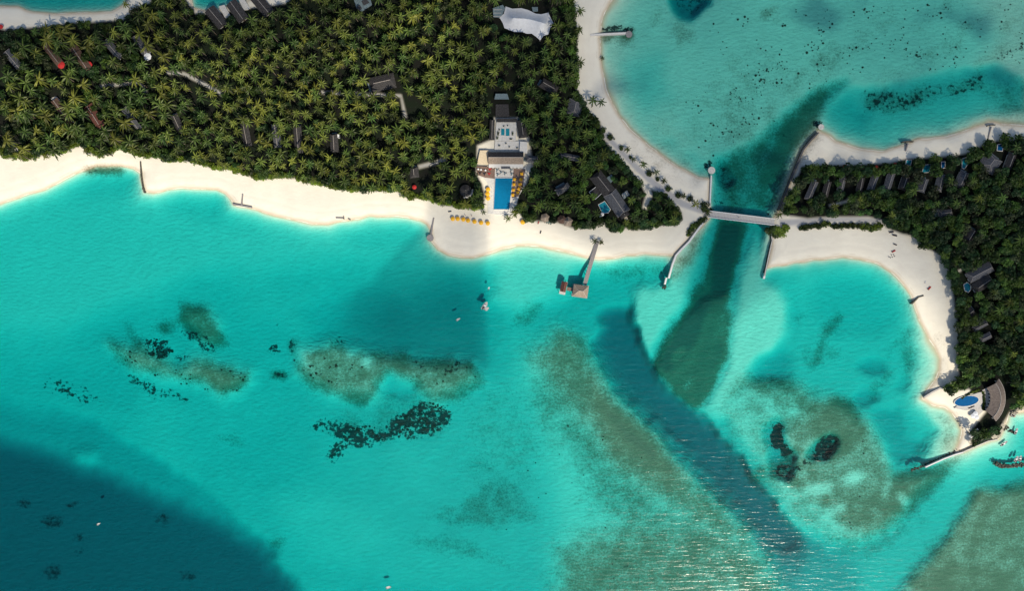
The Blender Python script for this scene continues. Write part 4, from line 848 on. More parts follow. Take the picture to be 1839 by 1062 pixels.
parasol(264, 101, 2.8, 'whitecloth', 'white parasol at the end of the grey roofed villa in the left grove', h=5); parasol(0, 47, 1.8, 'redcanvas', 'red parasol on the sand cut by the left frame edge'); parasol(744, 336, 1.6, 'redcanvas', 'red parasol in the small sandy gap left of the pool woods', h=3)
for i, (x, y) in enumerate(((1518,299),(1549,301),(1575,301),(1608,296))): parasol(x, y, 1.8, 'redcanvas', 'small red parasol between beach trees, %s from the left in the upper villa row' % N_[i], 'red parasols of the upper villa row')
def lounger_meshes(cm):
    f = MB().box((0, 0, .28), (1.9, .62, .07)); 
    for x in (-.8, .8):
        for y in (-.25, .25): f.box((x, y, .12), (.06, .06, .26))
    mt = MB().box((.25, 0, .37), (1.3, .56, .1)); bk = MB().add([(-.4,-.28,.33),(-.4,.28,.33),(-.95,.28,.75),(-.95,-.28,.75),(-.4,-.28,.43),(-.4,.28,.43),(-.93,.28,.84),(-.93,-.28,.84)], [(3,2,1,0),(4,5,6,7),(0,1,5,4),(1,2,6,5),(2,3,7,6),(3,0,4,7)])
    return f.mesh('lounger_frame', M['brownwood']), mt.mesh('lounger_mattress', M[cm]), bk.mesh('lounger_backrest', M[cm])
LM = {c: lounger_meshes(c) for c in ('white', 'tealcloth', 'darkcanvas', 'redcanvas')}
def lounger(px, py, rz, label, group=None, c='white', sc=1.0):
    g = max(ground(px, py), .05); p = P3(px, py, g+.4); e = empty('sun_lounger', (p.x, p.y, g), label, 'sun lounger', group, rz); e.scale = (sc,)*3
    for n, m in zip(('frame', 'mattress', 'backrest'), LM[c]): obj(n, m, e)
    return e
for i, (x, y) in enumerate(((979,398),(982.5,399),(986,400),(989.5,401))): lounger(x, y, 1.4, 'teal sun lounger on the sand beside the pointed thatch, %s from the left' % N_[i], 'teal sun loungers', 'tealcloth', 1.15)
lounger(967, 400, 1.2, 'red sun lounger left of the teal loungers', c='redcanvas', sc=1.1)
lounger(971, 417, 1.3, 'dark sun lounger alone on the sand left of the long pier', c='darkcanvas', sc=1.2)
for i, (x, y) in enumerate(((930,318),(929,326),(928,335),(927,344))): lounger(x, y, 0.05, 'white sun lounger between the two yellow parasol rows, %s from the top' % N_[i], 'loungers right of the pool')
for i, (x, y) in enumerate(((881,337),(880.5,345),(881,353))): lounger(x, y, 3.1, 'white sun lounger left of the pool, %s from the top' % N_[i], 'loungers left of the pool')
lounger(808, 380, .2, 'dark sun lounger in the shade above the row of yellow parasols', c='darkcanvas', sc=1.2)
for x, y, rz, c, lab, sc in ((1601,417,.2,'darkcanvas','upper dark sun bed by the trees of the right beach',1.7),(1607,423,-.2,'darkcanvas','dark sun bed just below the upper one on the right beach',1.7),(1608,439.5,-.3,'darkcanvas','single dark sun bed in the middle of the right beach',1.3),
   (1605,451.5,.5,'redcanvas','dark red sun bed above the circle of seats on the right beach',1.5),(1669,518,.8,'redcanvas','dark red sun bed lying alone near the curved groyne',1.6),(1662,507,1.2,'white','pale sun bed above the lone dark red one',.8)):
    lounger(x, y, rz, lab, c=c, sc=sc)
def stool(px, py, label, group):
    g = ground(px, py); p = P3(px, py, g+.4); e = empty('stool', (p.x, p.y, g), label, 'stool', group)
    MB().cyl((0, 0, .4), .34, .1, 8).build('seat', M['darkcanvas'], e); MB().cyl((0, 0, 0), .08, .4, 6).build('leg', M['darkmetal'], e)
for x, y in ((1596.5,461.5),(1599,463),(1602.5,462),(1606.5,460.5),(1605,457.5),(1601,458)): stool(x, y, 'small black seat in the ring of seats on the right beach', 'ring of seats on the right beach')
# ---------------------------------------------------------------- pool house and its terraces
slab('pool_terrace', [(877,300),(944,300),(944,330),(932,352),(926,372),(922,388),(876,384),(876,330),(868,320),(862,320),(856,300)], 1.0, 2.05, 'paving', 'pale stone terrace around the blue swimming pool', 'terrace')
def pool(poly, zt, label, floor_m, name='swimming_pool', rim='paving', depth=1.5, bpx=1.2):
    """raised kerb, tiled shell and water; polygon in photo pixels"""
    c = np.mean(poly, 0); q = [Vector((*P(x, y, zt), 0)) for x, y in poly]; cc = sum(q, Vector())/len(q); e = empty(name, (cc.x, cc.y, zt), label, 'pool'); n = len(q)
    out = [(v-cc)*(1+bpx*S/(v-cc).length) for v in q]; inn = [v-cc for v in q]; m = MB(); vs = [(v.x, v.y, .10) for v in out]+[(v.x, v.y, .10) for v in inn]+[(v.x, v.y, -.02) for v in inn]+[(v.x, v.y, -.35) for v in out]; f = []
    for i in range(n):
        j = (i+1) % n; f += [(i, j, n+j, n+i), (n+i, n+j, 2*n+j, 2*n+i), (3*n+i, 3*n+j, j, i)]
    m.add(vs, f).build('kerb', M[rim], e)
    fl = [(v.x*.995, v.y*.995) for v in inn]; MB().prism(fl, -.33, -.015).build('basin_floor', M[floor_m], e)
    wm = MB().prism(fl, .012, .045); wm.build('pool_water', POOLW, e); return e
POOLW = bpy.data.materials.new('pool_water'); POOLW.use_nodes = True
_n = POOLW.node_tree.nodes; _l = POOLW.node_tree.links; _n.remove(_n['Principled BSDF']); _t = _n.new('ShaderNodeBsdfTransparent'); _t.inputs[0].default_value = (.75, .95, 1, 1)
_g = _n.new('ShaderNodeBsdfGlossy'); _g.inputs['Roughness'].default_value = .05; _f = _n.new('ShaderNodeFresnel'); _f.inputs[0].default_value = 1.33; _x = _n.new('ShaderNodeMixShader')
_l.new(_f.outputs[0], _x.inputs[0]); _l.new(_t.outputs[0], _x.inputs[1]); _l.new(_g.outputs[0], _x.inputs[2]); _l.new(_x.outputs[0], _n['Material Output'].inputs[0])
pool([(889.5,320),(920.5,320),(914.5,376),(886.5,376)], 2.4, 'large blue rectangular swimming pool in front of the pool house', 'poolfloor')
ph = empty('pool_house', (*P(908, 283, 3), 1.8), 'long shingle roofed pool house with shade painted on its rear slope and a tan front slope', 'building')
cx, cy = P(908, 283, 7)
def loc(px, py, h): x, y = P(px, py, h); return (x-ph.location.x, y-ph.location.y)
bx0, by0 = loc(877, 283, 7); bx1, _ = loc(940, 283, 7); Lp = bx1-bx0; mx = (bx0+bx1)/2
MB().box((mx, by0+.2, 1.7), (Lp-2, 7.0, 3.6)).build('wall', M['plaster'], ph)
m, r = gable(Lp-.8, 7.6, 3.5, 6.4, .02); m.v = [(a+mx, b_+by0, c) for a, b_, c in m.v]; rf = m.build('roof', M['thatch_tan'], ph)
cs = MB()
for k in range(1, 9):
    t = k/9
    for sy in (-1, 1): cs.box((mx, by0+sy*4.3*(1-t), 3.5+2.9*t+.03), (Lp-.2, .12, .09))
tag(cs.build('shingle_course', M['thatch_tan'], rf), kind='stuff')
MB().box((mx, by0+2.15, 5.02), (Lp+.3, 4.2, .1)).build('rear_slope_shade', M['thatch_dark'], rf)  # dark overlay paints the rear slope's shade over the tan shingle
o = bpy.data.objects['rear_slope_shade']; me = o.data
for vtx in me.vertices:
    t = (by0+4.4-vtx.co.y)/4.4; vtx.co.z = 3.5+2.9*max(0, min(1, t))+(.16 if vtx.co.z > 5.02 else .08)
MB().tube([(bx0+.3, by0, 6.5), (bx1-.3, by0, 6.5)], .16, 5).build('ridge_cap', M['ridge'], rf)
m = MB(); fx, fy = loc(907.5, 297, 5); m.box((mx, fy, 1.7), (Lp*.985, 3.0, 3.0)); m.build('front_bar', M['plaster'], ph)
for k in range(9): MB().box((bx0+2+k*(Lp-4)/8, fy-1.54, 1.4), (1.3, .08, 2.0)).build('window', M['glass'], ph)
slab('upper_terrace', [(892,212),(928.5,212),(926,253),(889,253)], 1.6, 3.0, 'paving', 'mottled pale terrace with dark planters and teal ponds behind the pool house', 'terrace')
slab('lower_terrace', [(889,253.5),(937,253.5),(937,270),(888,270)], 1.6, 2.7, 'paving', 'lower pale terrace between ponds and pool house roof', 'terrace')
slab('service_block', [(934,254),(947,255),(947,275),(933,274)], 1.6, 4.6, 'plaster', 'small pale flat roofed block right of the lower terrace', 'building')
slab('pergola_beam', [(892,212.5),(928,212.5),(927.5,218.5),(892,218.5)], 3.01, 4.4, 'thatch_dark', 'long dark flat canopy closing the top of the upper terrace', 'canopy')
for i, (a, b_, c, d) in enumerate(((900,231,906,243),(908.5,231,915,244))): pool([(a,b_),(c,b_),(c,d),(a,d)], 3.1, 'teal reflecting pond on the upper terrace, %s one' % ('left','right')[i], 'poolfloor2', 'pond', depth=.4, bpx=.6)
def planter(px, py, w_, d_, label):
    p = P3(px, py, 3); e = empty('planter', (p.x, p.y, ground(px, py)+1.0), label, 'planter', 'planters of the upper terrace'); MB().box((0, 0, .35), (w_, d_, .7)).build('box', M['concrete'], e)
    V0, F0, C0 = SHRUB[4]; obj('leaves', mesh_np('planter_leaves', V0*np.array([w_/5.5, d_/5.5, .35])+np.array([0, 0, .6]), F0, LEAF, C0), e)
for x, y, w_, d_ in ((895,240,2,3.5),(893.5,248,2,2.4),(897,233,1.2,1.2),(921,240,1.6,3.2),(918,250,2.4,1.2),(905,227,1.2,1.2),(912,226,1,1),(897,262,1.6,1),(929,266,1.6,1),(909,258,1.2,.8),(915,264,1,1)): planter(x, y, w_, d_, 'low planter box with dark leaves on the pale terraces behind the pool house')
slab('awning', [(862,270),(877,270),(877,296),(857,294)], 4.0, 4.2, 'cream', 'cream square awning left of the pool house roof', 'awning')
for x, y in ((858,292),(876,294),(876,272),(863,272)):
    p = P3(x, y, 4); o = MB().cyl((0, 0, 0), .1, 2.3, 6).build('awning_post', M['rail']); o.location = (p.x, p.y, 1.75); o.parent = bpy.data.objects['awning']; o.matrix_parent_inverse = Matrix.Translation(-Vector(bpy.data.objects['awning'].location))
slab('deck', [(855,297.5),(889,301),(888.5,321),(871,319),(857,314)], 1.3, 2.3, 'brownwood', 'brown dining deck left of the pool house', 'deck')
slab('deck', [(922.5,303),(943,304),(939,335),(931,352),(919,356)], 1.3, 2.3, 'brownwood', 'brown sunbathing deck right of the pool', 'deck')
slab('canopy_edge', [(855,296),(875,296.5),(875,299),(855,298.5)], 4.2, 4.5, 'darkmetal', 'dark shade slat between awning and dining deck', 'shade slat')
slab('arrival_roof', [(888,178),(890,168),(911,168),(914,178)], 4.2, 4.6, 'bluewood', 'pale grey flat roof of the arrival pavilion above the terraces', 'canopy')
slab('arrival_roof', [(890,187),(913,187),(915,210),(890,210)], 2.0, 2.6, 'thatch_dark', 'grey brown walkway roof leading down to the upper terrace', 'canopy')
villa(936, 214, 940, 246, 17, 'thatch_dark', 'dark hipped service house right of the upper terrace', rise=2.0)
villa(884, 214, 883, 250, 8, 'thatch_dark', 'narrow dark service house left of the upper terrace', rise=1.2, deck=False)
villa(945, 284, 966, 286, 12, 'thatch_grey', 'small grey pointed roof touching the right end of the pool house', hip=.6, rise=2.4)
slab('bench_block', [(900,299),(916,299),(916,303),(900,303)], 4.95, 5.3, 'thatch_grey', 'grey raised hatch on the front bar roof facing the pool', 'roof hatch')
def table(px, py, z, m_, label, group, chairs=True, r=.55):
    p = P3(px, py, z+.7); e = empty('table', (p.x, p.y, z), label, 'table', group, random.random()); MB().cyl((0, 0, .7), r, .05, 10).build('tabletop', M[m_], e); MB().cyl((0, 0, 0), .06, .7, 6).build('leg', M['darkmetal'], e)
    return p
def chair(x, y, z, rz, m_, label, group):
    e = empty('chair', (x, y, z), label, 'chair', group, rz); MB().box((0, 0, .44), (.5, .5, .07)).build('seat', M[m_], e); MB().box((-.24, 0, .72), (.06, .5, .5)).build('backrest', M[m_], e)
    for a in (-.2, .2):
        for b_ in (-.2, .2): MB().box((a, b_, .2), (.05, .05, .41)).build('leg', M['darkmetal'], e)
for i, (x, y, c) in enumerate(((859,304,'white'),(864,305,'white'),(872,306,'white'),(880,304,'redcanvas'),(862,311,'darkcanvas'),(870,312,'darkcanvas'),(878.5,312,'redcanvas'))):
    nm = ('first white','second white','third white','small red','left dark','right dark','lower red')[i]; p = table(x, y, 2.3, c, nm+' round table on the brown dining deck', 'tables of the dining deck', r=.7)
    for a in (.5, 2.6, 4.7): chair(p.x+1.05*math.cos(a), p.y+1.05*math.sin(a), 2.3, a+math.pi, 'darkcanvas' if i < 3 or 3 < i < 6 else 'redcanvas', 'low chair drawn up to the %s table of the dining deck' % nm, 'chairs of the dining deck')
for i, (x, y) in enumerate(((893,305),(894,313),(907,311),(918,305),(919,312),(900,309))):
    nm = ('upper left','lower left','middle','upper right','lower right','inner left')[i]; p = table(x, y, 2.05, 'bluewood', nm+' grey table on the terrace between bar and pool', 'tables by the pool', r=.7)
    for a in (.2, 2.3, 4.4): chair(p.x+1.05*math.cos(a), p.y+1.05*math.sin(a), 2.05, a+math.pi, 'darkcanvas', 'dark chair drawn up to the %s table between bar and pool' % nm, 'chairs by the pool')
def fig(kind, m_): pass
# white membrane tent
def tent():
    out = [(908,11),(920,15),(936,14),(950,18),(962,24),(972,25),(985,22),(989,32),(994,41),(988,50),(985,61),(976,64),(970,72),(962,65),(955,60),(946,60),(938,57),(924,57),(916,54),(906,50),(903,41),(897,31),(905,24)]
    rd = [(922,32),(934,32),(950,34),(966,38),(979,42)]; hz = [9.5, 7.8, 7.2, 7.4, 9.0]; n = len(out); K = 7; V = []
    c = P3(945, 40, 3); e = empty('tension_tent', (c.x, c.y, 1.8), 'white stretched membrane tent with two peaks among dark trees', 'tent')
    def ridge(px, py):
        best = None
        for i in range(4):
            a, b_ = np.array(rd[i]), np.array(rd[i+1]); t = np.clip(np.dot(np.array([px, py])-a, b_-a)/np.dot(b_-a, b_-a), 0, 1); q = a+(b_-a)*t; d = np.hypot(*(np.array([px, py])-q))
            if best is None or d < best[0]: best = (d, q, hz[i]*(1-t)+hz[i+1]*t)
        return best[1], best[2]
    for px, py in out:
        q, h = ridge(px, py)
        for k in range(K):
            t = k/(K-1); x = q[0]*(1-t)+px*t; y = q[1]*(1-t)+py*t; z = 3.2+(h-3.2)*(1-t)**1.7; p = P3(x, y, z); V.append((p.x-c.x, p.y-c.y, z-1.8))
    F_ = []
    for i in range(n):
        j = (i+1) % n
        for k in range(K-1): F_.append((i*K+k, i*K+k+1, j*K+k+1, j*K+k))
    nb = len(V); V += [(a, b_, z-.08) for a, b_, z in V]; F_ += [tuple(q+nb for q in f[::-1]) for f in F_]
    obj('membrane', mesh_np('membrane', V, F_, M['whitecloth'], smooth=True), e)
    for px, py, h in ((922,32,9.4),(979,42,8.9),(908,11,3.2),(950,18,3.2),(985,22,3.2),(994,41,3.2),(970,72,3.2),(897,31,3.2),(916,54,3.2)):
        p = P3(px, py, h); MB().cyl((p.x-c.x, p.y-c.y, -.1), .13, h-1.8, 8).build('mast', M['white'], e)
tent()
o_ = slab('louvre_roof', [(885,14),(903,8),(907,14),(902,26),(896,31),(886,30)], 3.8, 4.2, 'bluewood', 'blue grey louvred roof left of the white tent', 'canopy')
for k in range(6):
    yy = 14+k*3; p0 = P3(886.5, yy, 4.2); p1 = P3(903-k*.9, yy, 4.2); oo = MB().box((0, 0, .05), ((p1-p0).length, .3, .12)).build('louvre', M['rail' if k % 2 else 'bluewood'], o_); oo.location = ((p0.x+p1.x)/2-o_.location.x, (p0.y+p1.y)/2-o_.location.y, 4.2)
slab('pavilion_roof', [(955,12),(966,12),(966,20),(957,20)], 3.0, 3.4, 'bluewood', 'little blue grey roof above the middle of the white tent', 'canopy')
# conical thatch huts
def cone_hut(px, py, r, hgt, m_, label, n=14):
    g = ground(px, py); p = P3(px, py, g+3.5); e = empty('thatch_hut', (p.x, p.y, g), label, 'hut', None, .3)
    MB().cyl((0, 0, 2.3), r, hgt, n, .15).build('roof', M[m_], e); MB().cyl((0, 0, -.1), r*.75, 2.5, n).build('wall', M['plaster'], e); MB().box((0, -r*.75, 1), (1.0, .2, 2.0)).build('door', M['door'], e)
    MB().cyl((0, 0, 2.3+hgt-.1), .22, .4, 6, .05).build('ridge_cap', M['ridge'], e)
cone_hut(836, 342, 4.3, 2.6, 'thatch_dark', 'round dark thatched hut with a pale curved terrace in the woods left of the pool')
slab('curved_terrace', strip([(833,355),(841,353),(847,347),(849,340)], [2,5,5,2]), 1.6, 2.0, 'paving', 'pale crescent terrace hugging the round dark hut', 'terrace')
cone_hut(1020, 398, 3.9, 3.0, 'thatch_tan', 'pointed pale thatched hut at the sand edge left of the long pier', 5); cone_hut(979, 391, 3.4, 2.0, 'thatch_tan', 'low pale thatched hut behind the teal loungers', 6)
cone_hut(1009, 394, 3.2, 2.4, 'thatch_brown', 'darker thatched hut tucked behind the pointed pale one', 8)
# L shaped long building
def roof_block(x0, y0, x1, y1, wpx, m_, label, hip, rise): return villa(x0, y0, x1, y1, wpx, m_, label, hip=hip, rise=rise, deck=False, cat='building')
roof_block(1069, 312, 1098, 349, 25, 'thatch_dark', 'upper dark wing of the long slate building with a rounded brown end', .35, 2.6)
roof_block(1096, 346, 1121, 383, 27, 'thatch_grey', 'lower grey wing of the long building with a pale ridge line', .12, 3.2)
roof_block(1119, 381, 1124, 389, 17, 'thatch_dark', 'small dark end pavilion of the long slate building', .3, 2.0)
slab('roof_terrace', [(1058,345),(1070,336),(1080,348),(1069,358)], 1.6, 3.2, 'thatch_dark', 'dark square terrace with a white rail on the left of the long building', 'terrace')
tr = bpy.data.objects['roof_terrace']
for a, b_ in (((1058,345),(1070,336)),((1080,348),(1069,358)),((1058,345),(1069,358))):
    p0, p1 = P3(*a, 4), P3(*b_, 4); d = p1-p0; oo = MB().box((0, 0, .5), (d.length, .28, 1.0)).build('rail', M['white'], tr); oo.location = ((p0.x+p1.x)/2-tr.location.x, (p0.y+p1.y)/2-tr.location.y, 3.2); oo.rotation_euler = (0, 0, math.atan2(d.y, d.x))
pool([(1075,368),(1086,362),(1096,376),(1092,382),(1082,383)], 2.0, 'dark teal garden pool beside the long slate building', 'poolfloor2')
slab('garden_deck', [(1116,349),(1126,342),(1131,350),(1120,358)], 1.5, 2.3, 'bluewood', 'blue grey striped deck right of the long building', 'deck')
gd = bpy.data.objects['garden_deck']
for k in range(5):
    p0 = P3(1117+k*2.1, 349-k*1.5, 2.3); p1 = P3(1121+k*2.1, 356.5-k*1.5, 2.3); d = p1-p0; oo = MB().box((0, 0, .04), (d.length, .35, .08)).build('board', M['rail'], gd); oo.location = ((p0.x+p1.x)/2-gd.location.x, (p0.y+p1.y)/2-gd.location.y, 2.3); oo.rotation_euler = (0, 0, math.atan2(d.y, d.x))
slab('garden_deck', [(1086,322),(1098,313),(1104,321),(1096,330)], 1.5, 2.1, 'bluewood', 'blue grey deck above the upper dark wing', 'deck')
slab('garden_steps', [(1120,390),(1125,388),(1129,395),(1124,397)], 1.5, 2.4, 'coralrock', 'pale steps below the small end pavilion', 'steps')
parasol(1082, 385, 1.3, 'white', 'bright white parasol at the garden pool corner'); parasol(1078.5, 389, .7, 'white', 'smaller white parasol below the garden pool')
# plunge pools of the right island
for poly, lab, fm in (([(1628,288),(1637,288),(1635,296),(1627,296)],'small teal plunge pool between trees of the upper villa row','poolfloor2'),([(1660,297),(1671,295),(1669,309),(1656,310)],'turquoise plunge pool with a pale curved rim in the upper villa row','poolfloor2'),([(1691,291),(1697,291),(1697,301),(1691,302)],'narrow blue plunge pool in the upper villa row','deepblue'),
    ([(1728,286),(1736,283),(1738,294),(1732,303),(1728,301)],'blue plunge pool behind the crescent of pale sand','poolfloor2'),([(1792,260),(1802,258),(1800,271),(1791,270)],'square blue plunge pool at the right end of the upper villa row','deepblue'),
    ([(1731,512),(1737,508),(1742,512),(1743,520),(1739,525),(1733,522)],'round turquoise pool beside the large grey roof of the right beach','poolfloor2')): pool(poly, 2.1, lab, fm)
# beach club at the lower right
el = [(1736+22*math.cos(t)*.98-0*math.sin(t), 721-(22*math.cos(t))*.12+9*math.sin(t)) for t in np.linspace(0, 2*math.pi, 26)[:-1]]
slab('club_deck', [(1714,734),(1735,738),(1750,735),(1746,748),(1752,752),(1770,735),(1772,712),(1766,704),(1756,706),(1740,712)], 1.2, 1.9, 'rail', 'pale wooden deck fanning out right of the oval pool', 'deck')
pool(el, 2.0, 'deep blue oval pool of the lower right beach club', 'deepblue')
def arc_roof():
    c = P3(1740, 712, 5); e = empty('arc_building', (*P(1790, 716, 5)[:2], 1.8), 'curved crescent roofed building with a brown shingle roof behind the oval pool', 'building'); n = 16; V = []; Rr = 56*S; Ri = 30*S
    ox, oy = P(1748, 716, 5)
    pr = [(Ri, 3.4), ((Ri+Rr)/2+.6, 5.8), (Rr, 3.6)]
    for k in range(n+1):
        a = R(38)-R(84)*k/n
        for rr, z in pr: V.append((ox+rr*math.cos(a)-e.location.x, oy+rr*math.sin(a)-e.location.y, z))
    F_ = []; q = 3
    for k in range(n):
        for j in (0, 1): F_.append((k*q+j, (k+1)*q+j, (k+1)*q+j+1, k*q+j+1))
    nb = len(V); V += [(x, y, z-.2) for x, y, z in V]; F_ += [tuple(i+nb for i in f[::-1]) for f in F_]
    rf = obj('roof', mesh_np('arc_roof', V, F_, M['thatch_taupe']), e); cap = MB(); edge = MB()
    cap.tube([Vector(V[k*q+1])+Vector((0, 0, .05)) for k in range(n+1)], .2, 5).build('ridge_cap', M['ridge'], rf); edge.tube([Vector(V[k*q+2]) for k in range(n+1)], .25, 5).build('eave_edge', M['ridge'], rf)
    wv = MB()
    for rad in (Ri+1.2, Rr-1.2): wv.ribbon([(ox+rad*math.cos(R(36)-R(80)*k/n)-e.location.x, oy+rad*math.sin(R(36)-R(80)*k/n)-e.location.y) for k in range(n+1)], .3, 0, 3.6)
    wv.build('wall', M['plaster'], e)
    for k in range(8):
        a = R(34)-R(76)*k/7; MB().box((ox+(Ri+1.0)*math.cos(a)-e.location.x, oy+(Ri+1.0)*math.sin(a)-e.location.y, 1.3), (.15, 1.2, 2.2), a).build('window', M['glass'], e)
arc_roof()
ox, oy = 1748, 716
slab('curved_walk', strip([(ox+25*math.cos(R(a)), oy-25*math.sin(R(a))) for a in (40, 20, 0, -20, -45, -60)], 8), 1.2, 2.0, 'rail', 'curved pale deck walk in front of the crescent building', 'walkway')
hedge([(ox+18+2*math.cos(R(a)), oy-16*math.sin(R(a))+4) for a in (70, 30, 0, -40, -70)], 7, 'dark curved hedge between the oval pool deck and the crescent walk')
for i, (x, y) in enumerate(((1753,744),(1749,748),(1755,750))): parasol(x, y, 1.9, 'whitecloth', 'white parasol at the lower deck corner, %s of the cluster' % ('upper','left','lower')[i], 'white parasols of the beach club')
for i, (x, y) in enumerate(((1748,785.5),(1753.5,780.5),(1759.5,775.5))): 
    e = villa(x-1.8, y+1.6, x+1.8, y-1.6, 4.5, 'white', 'bright white square cabana, %s from the lower left in the row of three' % N_[i], wall_h=2.2, rise=.5, group='white beach cabanas', cat='cabana', deck=False)
for i, (x, y) in enumerate(((1742,733),(1747,731))): lounger(x, y, .3, 'dark lounger on the deck below the oval pool, %s one' % ('left','right')[i], 'oval pool loungers', 'darkcanvas', 1.3)
# ---------------------------------------------------------------- walls, groynes, jetties, bridge
def wall(pts, wpx, z1, m_, label, cat='sea wall', name='sea_wall', z0=-3, cap=None, group=None):
    q = [P(x, y, z1) for x, y in pts]; c = q[0]; o = MB().ribbon([(a-c[0], b_-c[1]) for a, b_ in q], wpx*S, z0, z1).build(name, M[m_]); o.location = (c[0], c[1], 0); tag(o, label, cat, group)
    if cap: MB().ribbon([(a-c[0], b_-c[1]) for a, b_ in q], wpx*S*.62, z1, z1+.12).build('cap', M[cap], o)
    return o
def stones(pts, wid, n, label, m_='rock', name='rock_groyne', r=(.6, 1.3), zb=.2, seed=3, group=None, cat='groyne'):
    rr = random.Random(seed); e = empty(name, (*P(*pts[0], 0), 0), label, cat, group); L = [math.hypot(pts[i+1][0]-pts[i][0], pts[i+1][1]-pts[i][1]) for i in range(len(pts)-1)]
    base = ICO_ME[m_]
    for k in range(n):
        t = rr.random()*sum(L); i = 0
        while t > L[i]: t -= L[i]; i += 1
        q = t/L[i]; a, b_ = pts[i], pts[i+1]; x = a[0]+(b_[0]-a[0])*q+rr.uniform(-1, 1)*wid/2; y = a[1]+(b_[1]-a[1])*q+rr.uniform(-1, 1)*wid/2
        s_ = rr.uniform(*r); z = max(ground(x, y), -1.2)*.5+zb; p = P3(x, y, z); o = obj('stone', base[k % len(base)], e); o.location = (p.x-e.location.x, p.y-e.location.y, z); o.scale = (s_, s_*rr.uniform(.7, 1.1), s_*.7); o.rotation_euler = (rr.uniform(0, 6), rr.uniform(0, 6), rr.uniform(0, 6))
    return e
import bmesh
def ico(m_, seed):
    bm = bmesh.new(); bmesh.ops.create_icosphere(bm, subdivisions=1, radius=1); r_ = random.Random(seed)
    for v in bm.verts: v.co *= r_.uniform(.72, 1.15)
    me = bpy.data.meshes.new('stone'); bm.to_mesh(me); bm.free(); me.materials.append(M[m_]); return me
ICO_ME = {k: [ico(k, s_) for s_ in range(5)] for k in ('rock', 'coralrock', 'coral')}
wall([(1270,394),(1262,401),(1248,420),(1238,434),(1224,448),(1214,459),(1208,475),(1201,500)], 3.6, 1.7, 'concrete', 'white sea wall bending down the left side of the channel', cap='white')
wall([(1197,499),(1194,511)], 3.4, 1.2, 'rail', 'short detached end block of the left channel wall', cap='white')
wall([(1385,420),(1387,432),(1385,440),(1379,468),(1373,496)], 2.6, 1.5, 'rock', 'dark sea wall on the right side of the channel below the bridge', cap='concrete')
wall([(1374,491),(1372,501)], 3.2, 1.2, 'white', 'white end block of the right channel wall')
wall([(1470,238),(1456,252),(1443,268),(1432,294),(1420,322),(1407,356),(1398,378)], 3.0, 1.9, 'rock', 'long dark retaining wall up the right bank of the channel', cap='thatch_grey')
wall([(1275,371),(1276,345),(1277.5,315)], 2.6, 1.3, 'rail', 'thin pale jetty running up from the bridge bush to its round head', 'jetty', 'jetty', cap='white')
def head(px, py, r, z, m_, label):
    p = P3(px, py, z); e = empty('round_platform', (p.x, p.y, 0), label, 'platform'); MB().cyl((0, 0, z-.35), r, .35, 20).build('deck', M[m_], e)
    for k in range(8): a = k*.785; MB().cyl((r*.8*math.cos(a), r*.8*math.sin(a), -3), .12, z+2.7, 6).build('pile', M['brownwood'], e)
    return e
head(1278, 306, 2.6, 1.6, 'concrete', 'round pale jetty head at the mouth of the channel'); head(772.5, 427.5, 2.5, 1.5, 'wood', 'round grey jetty head beside the row of yellow parasols')
head(1129.5, 61, 2.4, 1.6, 'wood', 'round grey head of the short upper lagoon jetty'); head(1475, 228, 2.1, 2.2, 'concrete', 'round pale platform at the top of the dark retaining wall')
wall([(779,391),(777,402),(774,421)], 2.6, 1.4, 'wood', 'narrow grey jetty left of the row of yellow parasols', 'jetty', 'jetty', cap='wood')
wall([(1060,62.5),(1075,61.5),(1125,59)], 4.0, 1.4, 'rail', 'short straight white jetty in the upper lagoon', 'jetty', 'jetty', cap='plaster')
wall([(252,290),(253,315),(256,335),(259,346)], 2.0, 1.9, 'rock', 'thin dark groyne crossing the left beach'); stones([(257,335),(260,346)], 3, 12, 'small dark stones heaped at the tip of the thin left groyne', r=(.5,.9))
wall([(435.5,349),(433.5,368)], 1.7, 2.1, 'wood', 'upright stem of the T shaped timber groyne on the left beach', 'groyne', 'groyne'); wall([(418,367),(432,369),(452,372.5)], 2.4, 1.6, 'wood', 'crossbar of the T shaped timber groyne on the left beach', 'groyne', 'groyne')
wall([(603,391),(618,392)], 2.2, 1.4, 'wood', 'short timber groyne at the middle of the left beach', 'groyne', 'groyne'); wall([(617,388),(617.5,394)], 1.6, 1.4, 'wood', 'stub post groyne right of the short timber one', 'groyne', 'groyne'); wall([(625,393),(629,395)], 1.6, 1.3, 'wood', 'tiny slanting timber piece right of the stub groyne', 'groyne', 'groyne')
wall([(1621,255),(1630,253.5),(1641,254)], 1.8, 1.7, 'rock', 'crossbar of the left T shaped groyne on the upper right beach', 'groyne', 'groyne'); wall([(1631,257),(1627,271)], 1.8, 1.9, 'wood', 'stem of the left T shaped groyne on the upper right beach', 'groyne', 'groyne')
wall([(1773,226),(1778,224),(1788,224)], 1.6, 1.7, 'rock', 'crossbar of the right T shaped groyne on the upper right beach', 'groyne', 'groyne'); wall([(1781,227),(1777,240),(1774,254)], 1.4, 1.9, 'wood', 'stem of the right T shaped groyne on the upper right beach', 'groyne', 'groyne')
wall([(1659,531),(1650,534),(1643,541),(1638,546)], 2.2, 1.7, 'rock', 'curved dark groyne on the right lagoon beach', 'groyne', 'groyne')
wall([(1702,695.5),(1688,698),(1674,705),(1660,714)], 3.0, 1.9, 'wood', 'long curved grey groyne above the beach club spit', 'groyne', 'groyne', cap='rail')
wall([(1838,737),(1815,741)], .8, .9, 'coralrock', 'rough rock edge of the little harbour'); 
wall([(1730,812.5),(1755,801.5),(1775,793),(1792,790)], 1.8, 1.9, 'coralrock', 'cream quay wall along the tip of the right island', cap='plaster')
